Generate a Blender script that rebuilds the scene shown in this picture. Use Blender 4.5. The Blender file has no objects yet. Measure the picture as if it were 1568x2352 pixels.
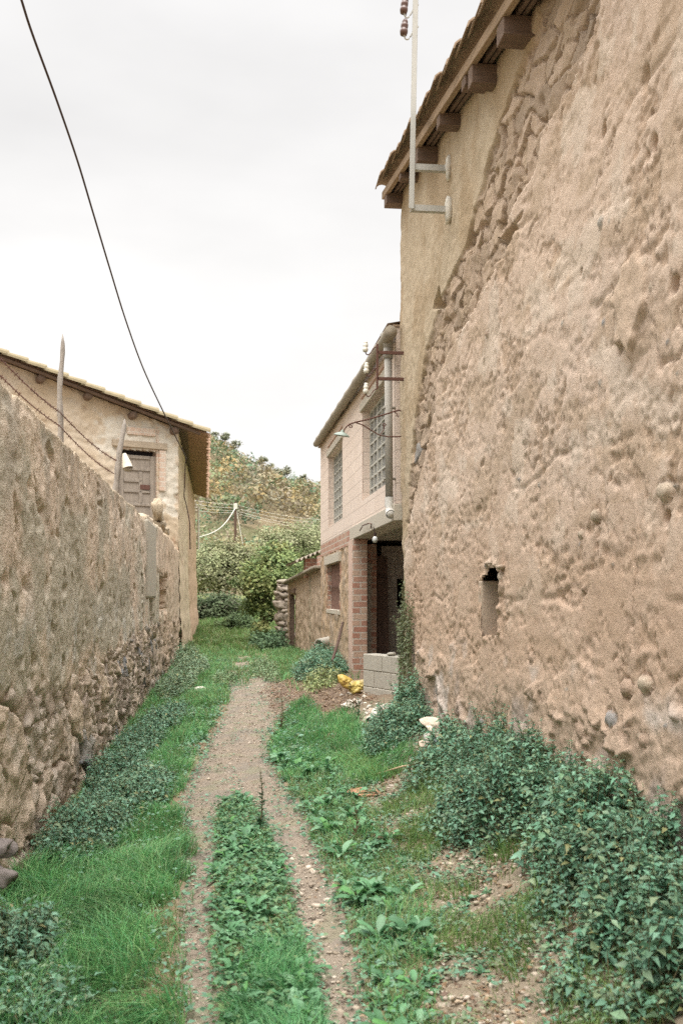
EXPOSURE = 1.02
import bpy, bmesh, math, random
import numpy as np
from mathutils import Vector, Matrix

rng = np.random.default_rng(11)
random.seed(5)
scene = bpy.context.scene
COL = scene.collection

# ------------------------------------------------------------------ camera model (metres; lane runs along +Y)
FPX, CXP, HYP = 2287.0, 784.0, 1370.0
YAW = math.atan(264 / FPX)
SA, CA = math.sin(YAW), math.cos(YAW)
EYE = np.array([0.0, 0.0, 1.65])


def ray(x, y):
    u, v = (x - CXP) / FPX, (HYP - y) / FPX
    return np.array([SA + u * CA, CA - u * SA, v])


def at_X(x, y, X):
    r = ray(x, y)
    return EYE + r * (X / r[0])


def at_Y(x, y, Y):
    r = ray(x, y)
    return EYE + r * (Y / r[1])


def at_plane(x, y, p, n):
    r = ray(x, y)
    p = np.array(p, float)
    n = np.array(n, float)
    return EYE + r * (((p - EYE) @ n) / (r @ n))


# ------------------------------------------------------------------ noise
def _hash(ix, iy, seed):
    h = (ix.astype(np.int64) * 374761393 + iy.astype(np.int64) * 668265263 + seed * 1274126177) & 0xFFFFFFFF
    h = ((h ^ (h >> 13)) * 1274126177) & 0xFFFFFFFF
    h = ((h ^ (h >> 16)) * 2246822519) & 0xFFFFFFFF
    return ((h ^ (h >> 15)) & 0xFFFFFF) / float(0xFFFFFF)


def pnoise(x, y, seed=0):
    x, y = np.broadcast_arrays(np.asarray(x, float), np.asarray(y, float))
    ix, iy = np.floor(x), np.floor(y)
    fx, fy = x - ix, y - iy
    u, v = fx * fx * fx * (fx * (fx * 6 - 15) + 10), fy * fy * fy * (fy * (fy * 6 - 15) + 10)

    def g(dx, dy):
        a = _hash(ix + dx, iy + dy, seed) * 2 * math.pi
        return np.cos(a) * (fx - dx) + np.sin(a) * (fy - dy)
    a = g(0, 0) * (1 - u) + g(1, 0) * u
    b = g(0, 1) * (1 - u) + g(1, 1) * u
    return (a * (1 - v) + b * v) * 1.5


def fbm(x, y, octv=4, seed=0, gain=.5):
    t, a = 0, 1
    for o in range(octv):
        t = t + a * pnoise(x, y, seed + o * 17)
        x, y, a = x * 2.03 + 5.1, y * 2.03 + 1.7, a * gain
    return t


def voro(x, y, seed=0, jit=.85, tilt=False):
    x, y = np.asarray(x, float), np.asarray(y, float)
    ix, iy = np.floor(x), np.floor(y)
    f1 = np.full(x.shape, 9.)
    f2 = f1.copy()
    cid = np.zeros(x.shape)
    ox, oy = np.zeros(x.shape), np.zeros(x.shape)
    for dx in (-1, 0, 1):
        for dy in (-1, 0, 1):
            cx, cy = ix + dx, iy + dy
            px = cx + .5 + jit * (_hash(cx, cy, seed) - .5)
            py = cy + .5 + jit * (_hash(cx, cy, seed + 7) - .5)
            d = np.hypot(px - x, py - y)
            h = _hash(cx, cy, seed + 13)
            nearer = d < f1
            f2 = np.where(nearer, f1, np.minimum(f2, d))
            cid = np.where(nearer, h, cid)
            if tilt:
                ox, oy = np.where(nearer, x - px, ox), np.where(nearer, y - py, oy)
            f1 = np.where(nearer, d, f1)
    if tilt:        # facet height: each stone's face leans its own way
        a = cid * 37.7
        return f1, f2, cid, ox * np.cos(a) + oy * np.sin(a) + .35 * np.abs(ox * np.sin(a * 1.7) - oy * np.cos(a * 1.7))
    return f1, f2, cid


def sstep(a, b, x):
    t = np.clip((x - a) / (b - a), 0, 1)
    return t * t * (3 - 2 * t)


def lerp(a, b, t):
    return a + (b - a) * t


def mixc(c1, c2, t):
    return c1 + (np.asarray(c2) - c1) * t[..., None]


# ------------------------------------------------------------------ materials
def mat(name, col=(.5, .5, .5), rough=.9, var=.2, scale=6., fine=60., bump=.25, bscale=80., bdist=.01, attr=False,
        transl=0., spec=.25, metal=0., pebble=0., brick=None, wood=None, voids=0.):
    m = bpy.data.materials.new(name)
    m.use_nodes = True
    nt = m.node_tree
    N, L = nt.nodes, nt.links
    bs = N['Principled BSDF']
    bs.inputs['Roughness'].default_value = rough
    bs.inputs['Metallic'].default_value = metal
    bs.inputs['Specular IOR Level'].default_value = spec
    tc = N.new('ShaderNodeTexCoord')
    vec = tc.outputs['Object']

    def noise(s, det=4, v=None, r=.6):
        n = N.new('ShaderNodeTexNoise')
        n.inputs['Scale'].default_value = s
        n.inputs['Detail'].default_value = det
        n.inputs['Roughness'].default_value = r
        L.new(v or vec, n.inputs['Vector'])
        return n.outputs['Fac']

    def math_(op, a, b):
        n = N.new('ShaderNodeMath')
        n.operation = op
        for i, q in enumerate((a, b)):
            if isinstance(q, (int, float)):
                n.inputs[i].default_value = q
            else:
                L.new(q, n.inputs[i])
        return n.outputs[0]

    def mix(c1, c2, f, bt='MIX'):
        n = N.new('ShaderNodeMix')
        n.data_type = 'RGBA'
        n.blend_type = bt
        if isinstance(f, (int, float)):
            n.inputs[0].default_value = f
        else:
            L.new(f, n.inputs[0])
        for i, c in ((6, c1), (7, c2)):
            if isinstance(c, tuple):
                n.inputs[i].default_value = (*c[:3], 1)
            else:
                L.new(c, n.inputs[i])
        return n.outputs[2]
    if attr:
        a = N.new('ShaderNodeVertexColor')
        a.layer_name = 'Col'
        c = a.outputs['Color']
    else:
        c = tuple(col)
    height = None
    if brick:
        sx = N.new('ShaderNodeSeparateXYZ')
        L.new(vec, sx.inputs[0])
        cx = N.new('ShaderNodeCombineXYZ')
        L.new(math_('ADD', sx.outputs[0], sx.outputs[1]), cx.inputs[0])
        L.new(sx.outputs[2], cx.inputs[1])
        b = N.new('ShaderNodeTexBrick')
        L.new(cx.outputs[0], b.inputs['Vector'])
        b.inputs['Scale'].default_value = 1
        b.inputs['Brick Width'].default_value = brick['w']
        b.inputs['Row Height'].default_value = brick['h']
        b.inputs['Mortar Size'].default_value = brick['m']
        b.inputs['Mortar Smooth'].default_value = .3
        b.inputs['Bias'].default_value = brick.get('bias', 0)
        b.inputs['Color1'].default_value = (*brick['c1'], 1)
        b.inputs['Color2'].default_value = (*brick['c2'], 1)
        b.inputs['Mortar'].default_value = (*brick['mc'], 1)
        c = b.outputs['Color']
        height = math_('MULTIPLY', b.outputs['Fac'], -brick.get('depth', .6))
    if wood:
        mp = N.new('ShaderNodeMapping')
        mp.inputs['Scale'].default_value = wood
        L.new(vec, mp.inputs[0])
        w = noise(1., 5, mp.outputs[0])
        c = mix(c, tuple(q * .45 for q in col), math_('MULTIPLY', math_('SUBTRACT', w, .35), 1.6))
    n1 = noise(scale, 5)
    n2 = noise(fine, 3)
    f = math_('ADD', math_('MULTIPLY', n1, var * 2.2), math_('MULTIPLY', n2, var * 1.6))
    f = math_('ADD', f, 1 - var * 1.9)
    g = N.new('ShaderNodeCombineColor')
    for i in range(3):
        L.new(f, g.inputs[i])
    c = mix(c, g.outputs[0], 1., 'MULTIPLY')
    L.new(c, bs.inputs['Base Color'])
    if bump > 0:
        h = math_('ADD', noise(bscale, 6, r=.7), math_('MULTIPLY', noise(bscale * .22, 3), 1.2))
        if pebble > 0:
            v = N.new('ShaderNodeTexVoronoi')
            v.inputs['Scale'].default_value = pebble
            L.new(vec, v.inputs['Vector'])
            h = math_('SUBTRACT', h, math_('MULTIPLY', v.outputs['Distance'], 1.1))
        if height is not None:
            h = math_('ADD', h, height)
        b = N.new('ShaderNodeBump')
        b.inputs['Strength'].default_value = bump
        b.inputs['Distance'].default_value = bdist
        L.new(h, b.inputs['Height'])
        L.new(b.outputs[0], bs.inputs['Normal'])
    if transl > 0:
        t = N.new('ShaderNodeBsdfTranslucent')
        L.new(c, t.inputs['Color'])
        ms = N.new('ShaderNodeMixShader')
        ms.inputs[0].default_value = transl
        L.new(bs.outputs[0], ms.inputs[1])
        L.new(t.outputs[0], ms.inputs[2])
        L.new(ms.outputs[0], N['Material Output'].inputs['Surface'])
    return m


# ------------------------------------------------------------------ objects
def wloc(o):
    v = Vector((0, 0, 0))
    while o:
        v = v + o.location
        o = o.parent
    return v


def tag(o, label=None, cat=None, group=None, kind=None):
    for k, v in (('label', label), ('category', cat), ('group', group), ('kind', kind)):
        if v:
            o[k] = v
    return o


def thing(name, label, cat, loc, group=None):
    o = bpy.data.objects.new(name, None)
    o.empty_display_size = .1
    COL.objects.link(o)
    o.location = Vector([float(q) for q in loc])
    return tag(o, label, cat, group)


def npmesh(name, V, faces, m, parent=None, cols=None, smooth=False, loc=None):
    """V (n,3) world coordinates; faces: list of int arrays (k,3)/(k,4)."""
    V = np.asarray(V, np.float64)
    me = bpy.data.meshes.new(name)
    o = bpy.data.objects.new(name, me)
    COL.objects.link(o)
    if parent is not None:
        o.parent = parent
        org = np.array(wloc(parent))
    elif loc is not None:
        org = np.array(loc, float)
    else:
        org = np.array([(V[:, 0].min() + V[:, 0].max()) / 2, (V[:, 1].min() + V[:, 1].max()) / 2, V[:, 2].min()])
    if parent is None:
        o.location = Vector(org.tolist())
    V = V - org
    me.vertices.add(len(V))
    me.vertices.foreach_set('co', V.astype(np.float32).ravel())
    faces = [np.asarray(f, np.int32) for f in faces if len(f)]
    idx = np.concatenate([f.ravel() for f in faces])
    tot = np.concatenate([np.full(len(f), f.shape[1], np.int32) for f in faces])
    st = np.concatenate([[0], np.cumsum(tot)[:-1]]).astype(np.int32)
    me.loops.add(len(idx))
    me.loops.foreach_set('vertex_index', idx)
    me.polygons.add(len(tot))
    me.polygons.foreach_set('loop_start', st)
    me.polygons.foreach_set('loop_total', tot)
    if smooth:
        me.polygons.foreach_set('use_smooth', np.ones(len(tot), bool))
    if cols is not None:
        ca = me.color_attributes.new('Col', 'FLOAT_COLOR', 'POINT')
        c4 = np.ones((len(V), 4), np.float32)
        c4[:, :3] = np.clip(cols, 0, 1)
        ca.data.foreach_set('color', c4.ravel())
    me.update(calc_edges=True)
    me.validate()
    me.materials.append(m)
    return o


class MB:
    def __init__(s):
        s.v, s.f = [], []

    def add(s, vs, fs):
        n = len(s.v)
        s.v += [tuple(float(q) for q in p) for p in vs]
        s.f += [tuple(i + n for i in f) for f in fs]
        return s

    def obox(s, c, ax, ay, az):
        c, ax, ay, az = (np.array(q, float) for q in (c, ax, ay, az))
        vs = [c + i * ax + j * ay + k * az for k in (-1, 1) for j in (-1, 1) for i in (-1, 1)]
        return s.add(vs, [(0, 2, 3, 1), (4, 5, 7, 6), (0, 1, 5, 4), (2, 6, 7, 3), (0, 4, 6, 2), (1, 3, 7, 5)])

    def box(s, x0, x1, y0, y1, z0, z1):
        return s.obox(((x0 + x1) / 2, (y0 + y1) / 2, (z0 + z1) / 2), ((x1 - x0) / 2, 0, 0), (0, (y1 - y0) / 2, 0),
                      (0, 0, (z1 - z0) / 2))

    def bar(s, a, b, w, h, up=(0, 0, 1)):
        a, b, up = np.array(a, float), np.array(b, float), np.array(up, float)
        d = b - a
        l = np.linalg.norm(d)
        d = d / l
        sd = np.cross(d, up)
        sd /= np.linalg.norm(sd)
        u = np.cross(sd, d)
        return s.obox((a + b) / 2, d * l / 2, sd * w / 2, u * h / 2)

    def tube(s, pts, r, n=8, cap=True):
        pts = [np.array(p, float) for p in pts]
        rs = r if hasattr(r, '__len__') else [r] * len(pts)
        base = len(s.v)
        ref = np.array([.31, .17, .93])
        for i, p in enumerate(pts):
            t = pts[min(i + 1, len(pts) - 1)] - pts[max(i - 1, 0)]
            t = t / (np.linalg.norm(t) + 1e-9)
            if abs(t @ ref) > .95:
                ref = np.array([.9, .3, .1])
            a = np.cross(t, ref)
            a /= np.linalg.norm(a)
            b = np.cross(t, a)
            for k in range(n):
                q = p + rs[i] * (math.cos(2 * math.pi * k / n) * a + math.sin(2 * math.pi * k / n) * b)
                s.v.append(tuple(q))
        for i in range(len(pts) - 1):
            for k in range(n):
                a0, a1 = base + i * n + k, base + i * n + (k + 1) % n
                s.f.append((a0, a1, a1 + n, a0 + n))
        if cap:
            s.f.append(tuple(base + k for k in range(n))[::-1])
            e = base + (len(pts) - 1) * n
            s.f.append(tuple(e + k for k in range(n)))
        return s

    def lathe(s, prof, c, axis=(0, 0, 1), n=20):
        """prof: list of (radius, along-axis)."""
        ax = np.array(axis, float)
        ax /= np.linalg.norm(ax)
        ref = np.array([1., 0, 0]) if abs(ax[0]) < .8 else np.array([0, 1., 0])
        a = np.cross(ax, ref)
        a /= np.linalg.norm(a)
        b = np.cross(ax, a)
        c = np.array(c, float)
        base = len(s.v)
        for r, h in prof:
            for k in range(n):
                s.v.append(tuple(c + ax * h + r * (math.cos(2 * math.pi * k / n) * a + math.sin(2 * math.pi * k / n) * b)))
        for i in range(len(prof) - 1):
            for k in range(n):
                a0, a1 = base + i * n + k, base + i * n + (k + 1) % n
                s.f.append((a0, a1, a1 + n, a0 + n))
        return s

    def tile(s, p0, p1, r0, r1, up=(0, 0, 1), th=.014, n=6):
        """half-round roof tile, convex side up."""
        p0, p1, up = (np.array(q, float) for q in (p0, p1, up))
        d = p1 - p0
        d /= np.linalg.norm(d)
        sd = np.cross(d, up)
        sd /= np.linalg.norm(sd)
        u = np.cross(sd, d)
        vs, fs = [], []
        for p, r in ((p0, r0), (p1, r1)):
            for rr in (r, r - th):
                for k in range(n + 1):
                    a = math.pi * k / n
                    vs.append(p + rr * (math.cos(a) * sd + .8 * math.sin(a) * u))
        m = n + 1
        for k in range(n):
            fs += [(k, k + 1, 2 * m + k + 1, 2 * m + k), (m + k, 3 * m + k, 3 * m + k + 1, m + k + 1),
                   (k, m + k, m + k + 1, k + 1), (2 * m + k, 2 * m + k + 1, 3 * m + k + 1, 3 * m + k)]
        fs += [(0, 2 * m, 3 * m, m), (n, m + n, 3 * m + n, 2 * m + n)]
        return s.add(vs, fs)

    def rock(s, c, size, seed=0, rough=.18, rotz=0., sub=2):
        bm = bmesh.new()
        bmesh.ops.create_icosphere(bm, subdivisions=sub, radius=1)
        r = random.Random(seed)
        o = [r.uniform(0, 50) for _ in range(3)]
        from mathutils import noise as mn
        vs = []
        cz, sz = math.cos(rotz), math.sin(rotz)
        for v in bm.verts:
            k = 1 + rough * 2 * mn.noise(v.co * 1.3 + Vector(o)) + rough * mn.noise(v.co * 3.1 + Vector(o))
            p = v.co * k
            e = .75
            p = Vector([math.copysign(abs(q) ** e, q) for q in p])
            x, y, z = p.x * size[0], p.y * size[1], p.z * size[2]
            vs.append((c[0] + x * cz - y * sz, c[1] + x * sz + y * cz, c[2] + z))
        fs = [tuple(v.index for v in f.verts) for f in bm.faces]
        bm.free()
        return s.add(vs, fs)

    def build(s, name, m, parent=None, bev=0., smooth=False, rough=0.):
        me = bpy.data.meshes.new(name)
        o = bpy.data.objects.new(name, me)
        COL.objects.link(o)
        V = np.array(s.v)
        if parent is not None:
            o.parent = parent
            org = np.array(wloc(parent))
        else:
            org = np.array([(V[:, 0].min() + V[:, 0].max()) / 2, (V[:, 1].min() + V[:, 1].max()) / 2, V[:, 2].min()])
            o.location = Vector(org.tolist())
        me.from_pydata([tuple(p) for p in (V - org)], [], s.f)
        me.validate()
        me.materials.append(m)
        if bev > 0:
            b = o.modifiers.new('bev', 'BEVEL')
            b.width = bev
            b.segments = 2
        if smooth:
            for p in me.polygons:
                p.use_smooth = True
        return o


def sheet(name, P, m, parent=None, cols=None, flip=False, keep=None, smooth=True, loc=None):
    """grid of points P (a,b,3) -> one mesh."""
    na, nb = P.shape[:2]
    I = np.arange(na * nb).reshape(na, nb)
    q = np.stack([I[:-1, :-1], I[1:, :-1], I[1:, 1:], I[:-1, 1:]], -1)
    if keep is not None:
        q = q[keep]
    q = q.reshape(-1, 4)
    if flip:
        q = q[:, ::-1]
    return npmesh(name, P.reshape(-1, 3), [q], m, parent, None if cols is None else cols.reshape(-1, 3), smooth, loc)


# ------------------------------------------------------------------ ground height
GY = [-6, 4, 6, 9, 12, 15.5, 19, 23, 28, 36, 50, 70]
G_LEFT = [-.08, -.08, -.08, -.08, -.07, -.05, -.03, .0, .03, .10, .75, 1.7]
G_MID = [0, 0, 0, .06, .14, .17, .17, .13, .08, .12, .80, 1.7]
G_BANK = [.08, .08, .10, .22, .33, .35, .30, .20, .10, .14, .85, 1.7]
G_WALL = [.48, .50, .51, .51, .50, .47, .40, .28, .14, .18, .95, 1.7]


def gz(X, Y, detail=False):
    X, Y = np.broadcast_arrays(np.asarray(X, float), np.asarray(Y, float))
    a, b, c, d = (np.interp(Y, GY, q) for q in (G_LEFT, G_MID, G_BANK, G_WALL))
    z = np.where(X < .4, lerp(a, b, sstep(-1.3, .4, X)),
                 np.where(X < 1.2, lerp(b, c, np.clip((X - .4) / .8, 0, 1) ** 1.3), lerp(c, d, np.clip((X - 1.2) / .8, 0, 1))))
    far = np.clip((Y - 12) / 20, 0, 1)
    z = z + (.018 + .08 * far) * fbm(X * 1.1, Y * 1.1, 3, 3)
    if detail:
        z = z + .006 * fbm(X * 9, Y * 9, 3, 8) - .02 * rut(X, Y)
    return z


def on_ground(x, y):
    r = ray(x, y)
    t = 1.5 / max(-r[2], 1e-3)
    for _ in range(40):
        p = EYE + r * t
        g = float(gz(p[0], p[1]))
        t = lerp(t, (g - 1.65) / r[2], .6)
    return EYE + r * t


def edge(pts):
    q = sorted([tuple(on_ground(*p)[:2]) for p in pts], key=lambda a: a[1])
    ys, xs = [a[1] for a in q], [a[0] for a in q]
    return lambda Y: np.interp(Y, ys, xs)


E_L0 = edge([(400, 2352), (415, 2100), (425, 1960), (412, 1840), (440, 1780), (478, 1700), (520, 1640), (528, 1590), (512, 1540), (548, 1506)])
E_L1 = edge([(490, 2352), (490, 2100), (495, 1950), (500, 1860), (545, 1830)])
E_C1 = edge([(735, 2352), (680, 2120), (650, 2000), (605, 1880), (560, 1835)])
E_R1 = edge([(850, 2352), (800, 2080), (735, 1950), (690, 1850), (620, 1750), (615, 1700), (640, 1650), (690, 1600), (612, 1540), (618, 1506)])
E_W1 = edge([(975, 2352), (1010, 2150), (930, 1990), (880, 1900), (800, 1790), (765, 1700), (735, 1640), (700, 1600), (640, 1540)])
E_N0 = edge([(1400, 2352), (1180, 2120), (1040, 1970), (960, 1860), (900, 1760), (800, 1700)])
Y_SPLIT = float(on_ground(545, 1832)[1])


def rut(X, Y):
    """1 in the bare wheel ruts."""
    n = .035 * fbm(X * 6, Y * 6, 3, 21)
    w = .035
    l0, l1, c1, r1 = E_L0(Y), E_L1(Y), E_C1(Y), E_R1(Y)
    bare = sstep(-w, w, X + n - l0) * sstep(-w, w, r1 - X - n)
    strip = sstep(-w, w, X + n - l1) * sstep(-w, w, c1 - X - n) * (Y < Y_SPLIT)
    return bare * (1 - strip) * sstep(36, 29, Y) * (1 - .8 * sstep(16, 20, Y) * sstep(-.1, .25, fbm(X * 2.2, Y * .8, 3, 23)))

# ------------------------------------------------------------------ camera, sky, sun
cam = bpy.data.cameras.new('camera')
cam.sensor_fit = 'VERTICAL'
cam.sensor_height = 36
cam.sensor_width = 24
cam.lens = 35
cam.shift_y = (HYP - 1176) / 2352
cam.clip_end = 2000
cam.clip_start = .05
cam.dof.use_dof = True
cam.dof.focus_distance = 12
cam.dof.aperture_fstop = 4
co = bpy.data.objects.new('camera', cam)
COL.objects.link(co)
co.location = (0, 0, 1.65)
co.rotation_euler = (math.radians(90), 0, -YAW)
scene.camera = co

SUN_EL, SUN_AZ = math.radians(64), math.radians(196)   # azimuth clockwise from +Y: behind and left of the camera
w = bpy.data.worlds.new('World')
scene.world = w
w.use_nodes = True
nt = w.node_tree
N, L = nt.nodes, nt.links
bg = N['Background']
bg.inputs['Strength'].default_value = .1
sky = N.new('ShaderNodeTexSky')
sky.sky_type = 'NISHITA'
sky.sun_disc = False
sky.sun_elevation = SUN_EL
sky.sun_rotation = SUN_AZ
tc = N.new('ShaderNodeTexCoord')
mp = N.new('ShaderNodeMapping')
mp.inputs['Scale'].default_value = (1.2, 1.2, 3.2)
L.new(tc.outputs['Generated'], mp.inputs[0])
nz = N.new('ShaderNodeTexNoise')
nz.inputs['Scale'].default_value = 1.6
nz.inputs['Detail'].default_value = 5
nz.inputs['Roughness'].default_value = .5
L.new(mp.outputs[0], nz.inputs['Vector'])
sp = N.new('ShaderNodeSeparateXYZ')
L.new(tc.outputs['Generated'], sp.inputs[0])
rp = N.new('ShaderNodeValToRGB')      # overcast: the zenith is brighter than the horizon
e = rp.color_ramp.elements
SKYC = [(0., (.545, .53, .508)), (.30, (.54, .527, .508)), (.535, (.49, .481, .470)), (.63, (1.3, 1.3, 1.3)), (1., (3.6, 3.57, 3.55))]
e[0].position, e[0].color = SKYC[0][0], (*SKYC[0][1], 1)
e[1].position, e[1].color = SKYC[-1][0], (*SKYC[-1][1], 1)
for p, c in SKYC[1:-1]:
    q = e.new(p)
    q.color = (*c, 1)
L.new(sp.outputs[2], rp.inputs[0])
mr = N.new('ShaderNodeMapRange')
mr.inputs['From Min'].default_value = .3
mr.inputs['From Max'].default_value = .7
mr.inputs['To Min'].default_value = 8.4
mr.inputs['To Max'].default_value = 10.8
L.new(nz.outputs['Fac'], mr.inputs['Value'])
vm = N.new('ShaderNodeVectorMath')
vm.operation = 'SCALE'
L.new(rp.outputs[0], vm.inputs[0])
L.new(mr.outputs[0], vm.inputs['Scale'])
mx = N.new('ShaderNodeMix')
mx.data_type = 'RGBA'
mx.inputs[0].default_value = .93
L.new(sky.outputs[0], mx.inputs[6])
L.new(vm.outputs[0], mx.inputs[7])
L.new(mx.outputs[2], bg.inputs['Color'])

sl = bpy.data.lights.new('sun', 'SUN')
sl.energy = 1.4
sl.angle = math.radians(35)
sl.color = (1, .95, .88)
so = bpy.data.objects.new('sun', sl)
COL.objects.link(so)
sd = Vector((math.sin(SUN_AZ) * math.cos(SUN_EL), math.cos(SUN_AZ) * math.cos(SUN_EL), math.sin(SUN_EL)))
so.rotation_euler = sd.to_track_quat('Z', 'Y').to_euler()
so.location = (0, 0, 30)

vs = scene.view_settings
vs.view_transform = 'Standard'
vs.look = 'None'
vs.gamma = 1
vs.exposure = EXPOSURE
scene.cycles.max_bounces = 6
scene.cycles.diffuse_bounces = 4
scene.cycles.transparent_max_bounces = 4
scene.cycles.use_denoising = False

# ------------------------------------------------------------------ shared materials
M_EARTH = mat('earth_render', attr=True, rough=.95, var=.13, scale=3, fine=70, bump=.6, bscale=85, bdist=.012, spec=.1)
M_EARTH_L = mat('lichened_render', attr=True, rough=.95, var=.11, scale=5, fine=110, bump=.5, bscale=90, bdist=.012, spec=.1, pebble=70)
M_EARTH_PLAIN = mat('plain_earth', (.40, .30, .20), var=.2, bump=.5, bscale=40, bdist=.02)
M_WOOD = mat('weathered_beam', (.19, .13, .095), var=.22, wood=(2, 30, 30), bump=.4, bscale=60)
M_BOARD = mat('pale_board', (.36, .255, .165), var=.18, wood=(30, 2, 30), bump=.3, bscale=60)
M_TILE = mat('old_clay_tile', (.33, .245, .17), var=.3, scale=9, fine=50, bump=.4, bscale=50)
M_TILE_Y = mat('lichened_clay_tile', (.25, .205, .125), var=.25, scale=5, fine=40, bump=.4, bscale=50)
M_TILE_R = mat('red_clay_tile', (.33, .21, .14), var=.3, scale=9, fine=50, bump=.3, bscale=50)
M_STEEL = mat('galvanised_steel', (.42, .41, .37), rough=.6, var=.14, scale=8, fine=60, bump=.1)
M_RUST = mat('rusty_iron', (.12, .06, .045), rough=.8, var=.25, scale=30, bump=.2)
M_BROWNCER = mat('brown_ceramic', (.10, .05, .035), rough=.3, var=.1, bump=0, spec=.5)
M_WHITECER = mat('white_ceramic', (.66, .64, .56), rough=.3, var=.08, bump=0, spec=.5)
M_PALE = mat('pale_mortar', (.62, .58, .50), var=.12, scale=12, bump=.4, bscale=60)
M_CONC = mat('concrete', (.40, .37, .31), var=.16, scale=7, fine=80, bump=.3, bscale=90)
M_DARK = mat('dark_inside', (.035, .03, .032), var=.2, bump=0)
M_CABLE = mat('black_cable', (.045, .026, .022), rough=.6, var=.1, bump=0)
M_GREYPOST = mat('silvered_wood', (.33, .29, .25), var=.25, wood=(40, 40, 3), bump=.5, bscale=70)
M_FARWIRE = mat('pale_wire', (.60, .57, .50), rough=.5, var=.05, bump=0)

# ================================================================== the big earth-walled barn on the right (wall in the plane X = 2)
XW, YC = 2.0, 11.6


def wallpts(lst):
    q = sorted([tuple(at_X(x, y, XW)[1:]) for x, y in lst], key=lambda a: a[1])
    return np.array([a[1] for a in q]), np.array([a[0] for a in q])


BL = wallpts([(1225, 20), (1190, 130), (1150, 240), (1110, 370), (1060, 560), (1005, 680), (972, 800), (947, 950), (930, 1100), (922, 1250)])
BR = wallpts([(1370, 20), (1310, 170), (1250, 290), (1222, 400), (1212, 480), (1135, 560), (1088, 700), (1038, 790), (1008, 860), (985, 1000), (962, 1100), (925, 1250)])


def roof_z(Y):      # underside of the verge tiles along the lane
    return 6.43 - .16 * (11.57 - Y)


ys = [YC]
while ys[-1] > 3.9:
    ys.append(ys[-1] - lerp(.0105, .021, (ys[-1] - 4) / 7.6))
ys += list(np.arange(ys[-1] - .06, .9, -.07))
ys = np.array(ys[::-1])
zs = np.concatenate([np.arange(-.25, .3, .06), np.arange(.3, 6.5, .0165)])
Y, Z = np.meshgrid(ys, zs, indexing='ij')
top = roof_z(Y) + .02
Zr = np.minimum(Z, top)
jit = .10 * fbm(Y * 2.2, Z * 2.2, 4, 31) + .05 * fbm(Y * 7, Z * 7, 3, 32)
yl, yr = np.interp(Z, *BL), np.interp(Z, *BR)
smooth_z = sstep(-.03, .05, Y - yl + jit)                       # smooth lime render at the far end
main_z = sstep(-.015, .02, yr - Y + .7 * jit)                   # thick earth render towards the camera
stone_z = np.clip(1 - smooth_z - main_z, 0, 1)
big = fbm(Y * .55, Z * .55, 3, 40)
med = fbm(Y * 2.1, Z * 2.6, 4, 41)
fin = fbm(Y * 8, Z * 9, 4, 42)
vfin = fbm(Y * 21, Z * 24, 2, 43)
# earth render, eroded in patches: proud smooth skin over rough pitted earth
finh = fbm(Y * 6, Z * 13, 4, 44)
er1 = fbm(Y * 1.2 + .35 * med, Z * 2.0 + .35 * fin, 5, 50) + .18 * finh
er2 = fbm(Y * 2.3 + .2 * fin, Z * 4.6 + .2 * fin, 4, 56) + .12 * vfin
skin = sstep(-.03, .03, er1 + .46)
coat = sstep(-.03, .05, er2 + .16)
pits = (-.05 * sstep(.72, .95, fbm(Y * 4.4, Z * 4.4, 3, 52)) - .020 * sstep(.6, .8, fbm(Y * 13, Z * 14, 2, 53))) * sstep(-.1, .4, fbm(Y * .8, Z * .8, 2, 54) + .25)
grain = .009 * finh + .008 * vfin - .008 * np.abs(fbm(Y * 12, Z * 19, 3, 55))
d_main = -.012 + .009 * skin + .0045 * coat + grain * lerp(.62, .20, skin * coat) + .004 * med + pits * lerp(.45, .22, skin)
# rain gullies: thin vertical ridges and grooves
g = fbm(Y * 5.5 + .5 * fbm(Y * 1.1, Z * .9, 2, 61), Z * .35, 3, 60)
d_main -= .022 * sstep(.020, .004, np.abs(fbm(Y * 1.2 + .18 * fbm(Y * 3, Z * 3, 3, 63), Z * .32, 2, 62))) * sstep(-.1, .25, fbm(Y * .9, Z * .8, 2, 64)) * sstep(1.2, 1.8, Z)
d_main += .008 * sstep(.42, .62, np.abs(g)) * np.sign(g) * sstep(1.6, 2.2, Z)
# putlog lifts of the rammed earth
for zl in (1.62, 2.45, 3.3, 4.15):
    zz = zl + .07 * fbm(Y * 1.1, Y * 0 + zl, 3, 70)
    d_main += -.014 * np.exp(-((Z - zz) / .016) ** 2) * sstep(-.1, .35, fbm(Y * .9, Y * 0 + zl * 3, 2, 71))
# low rubble footing
low = sstep(1.30, .95, Z + .14 * med + .05 * fin)
f1, f2, cid, ltl = voro(Y * 3.6 + .5 * fin, Z * 5.4 + .4 * med, 80, .9, True)
d_low = .02 + (.016 + .04 * ltl) * sstep(.0, .12, f2 - f1) * (cid > .75) + .012 * med + .008 * fin + .006 * vfin
d_main = lerp(d_main, d_low, low)
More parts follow.
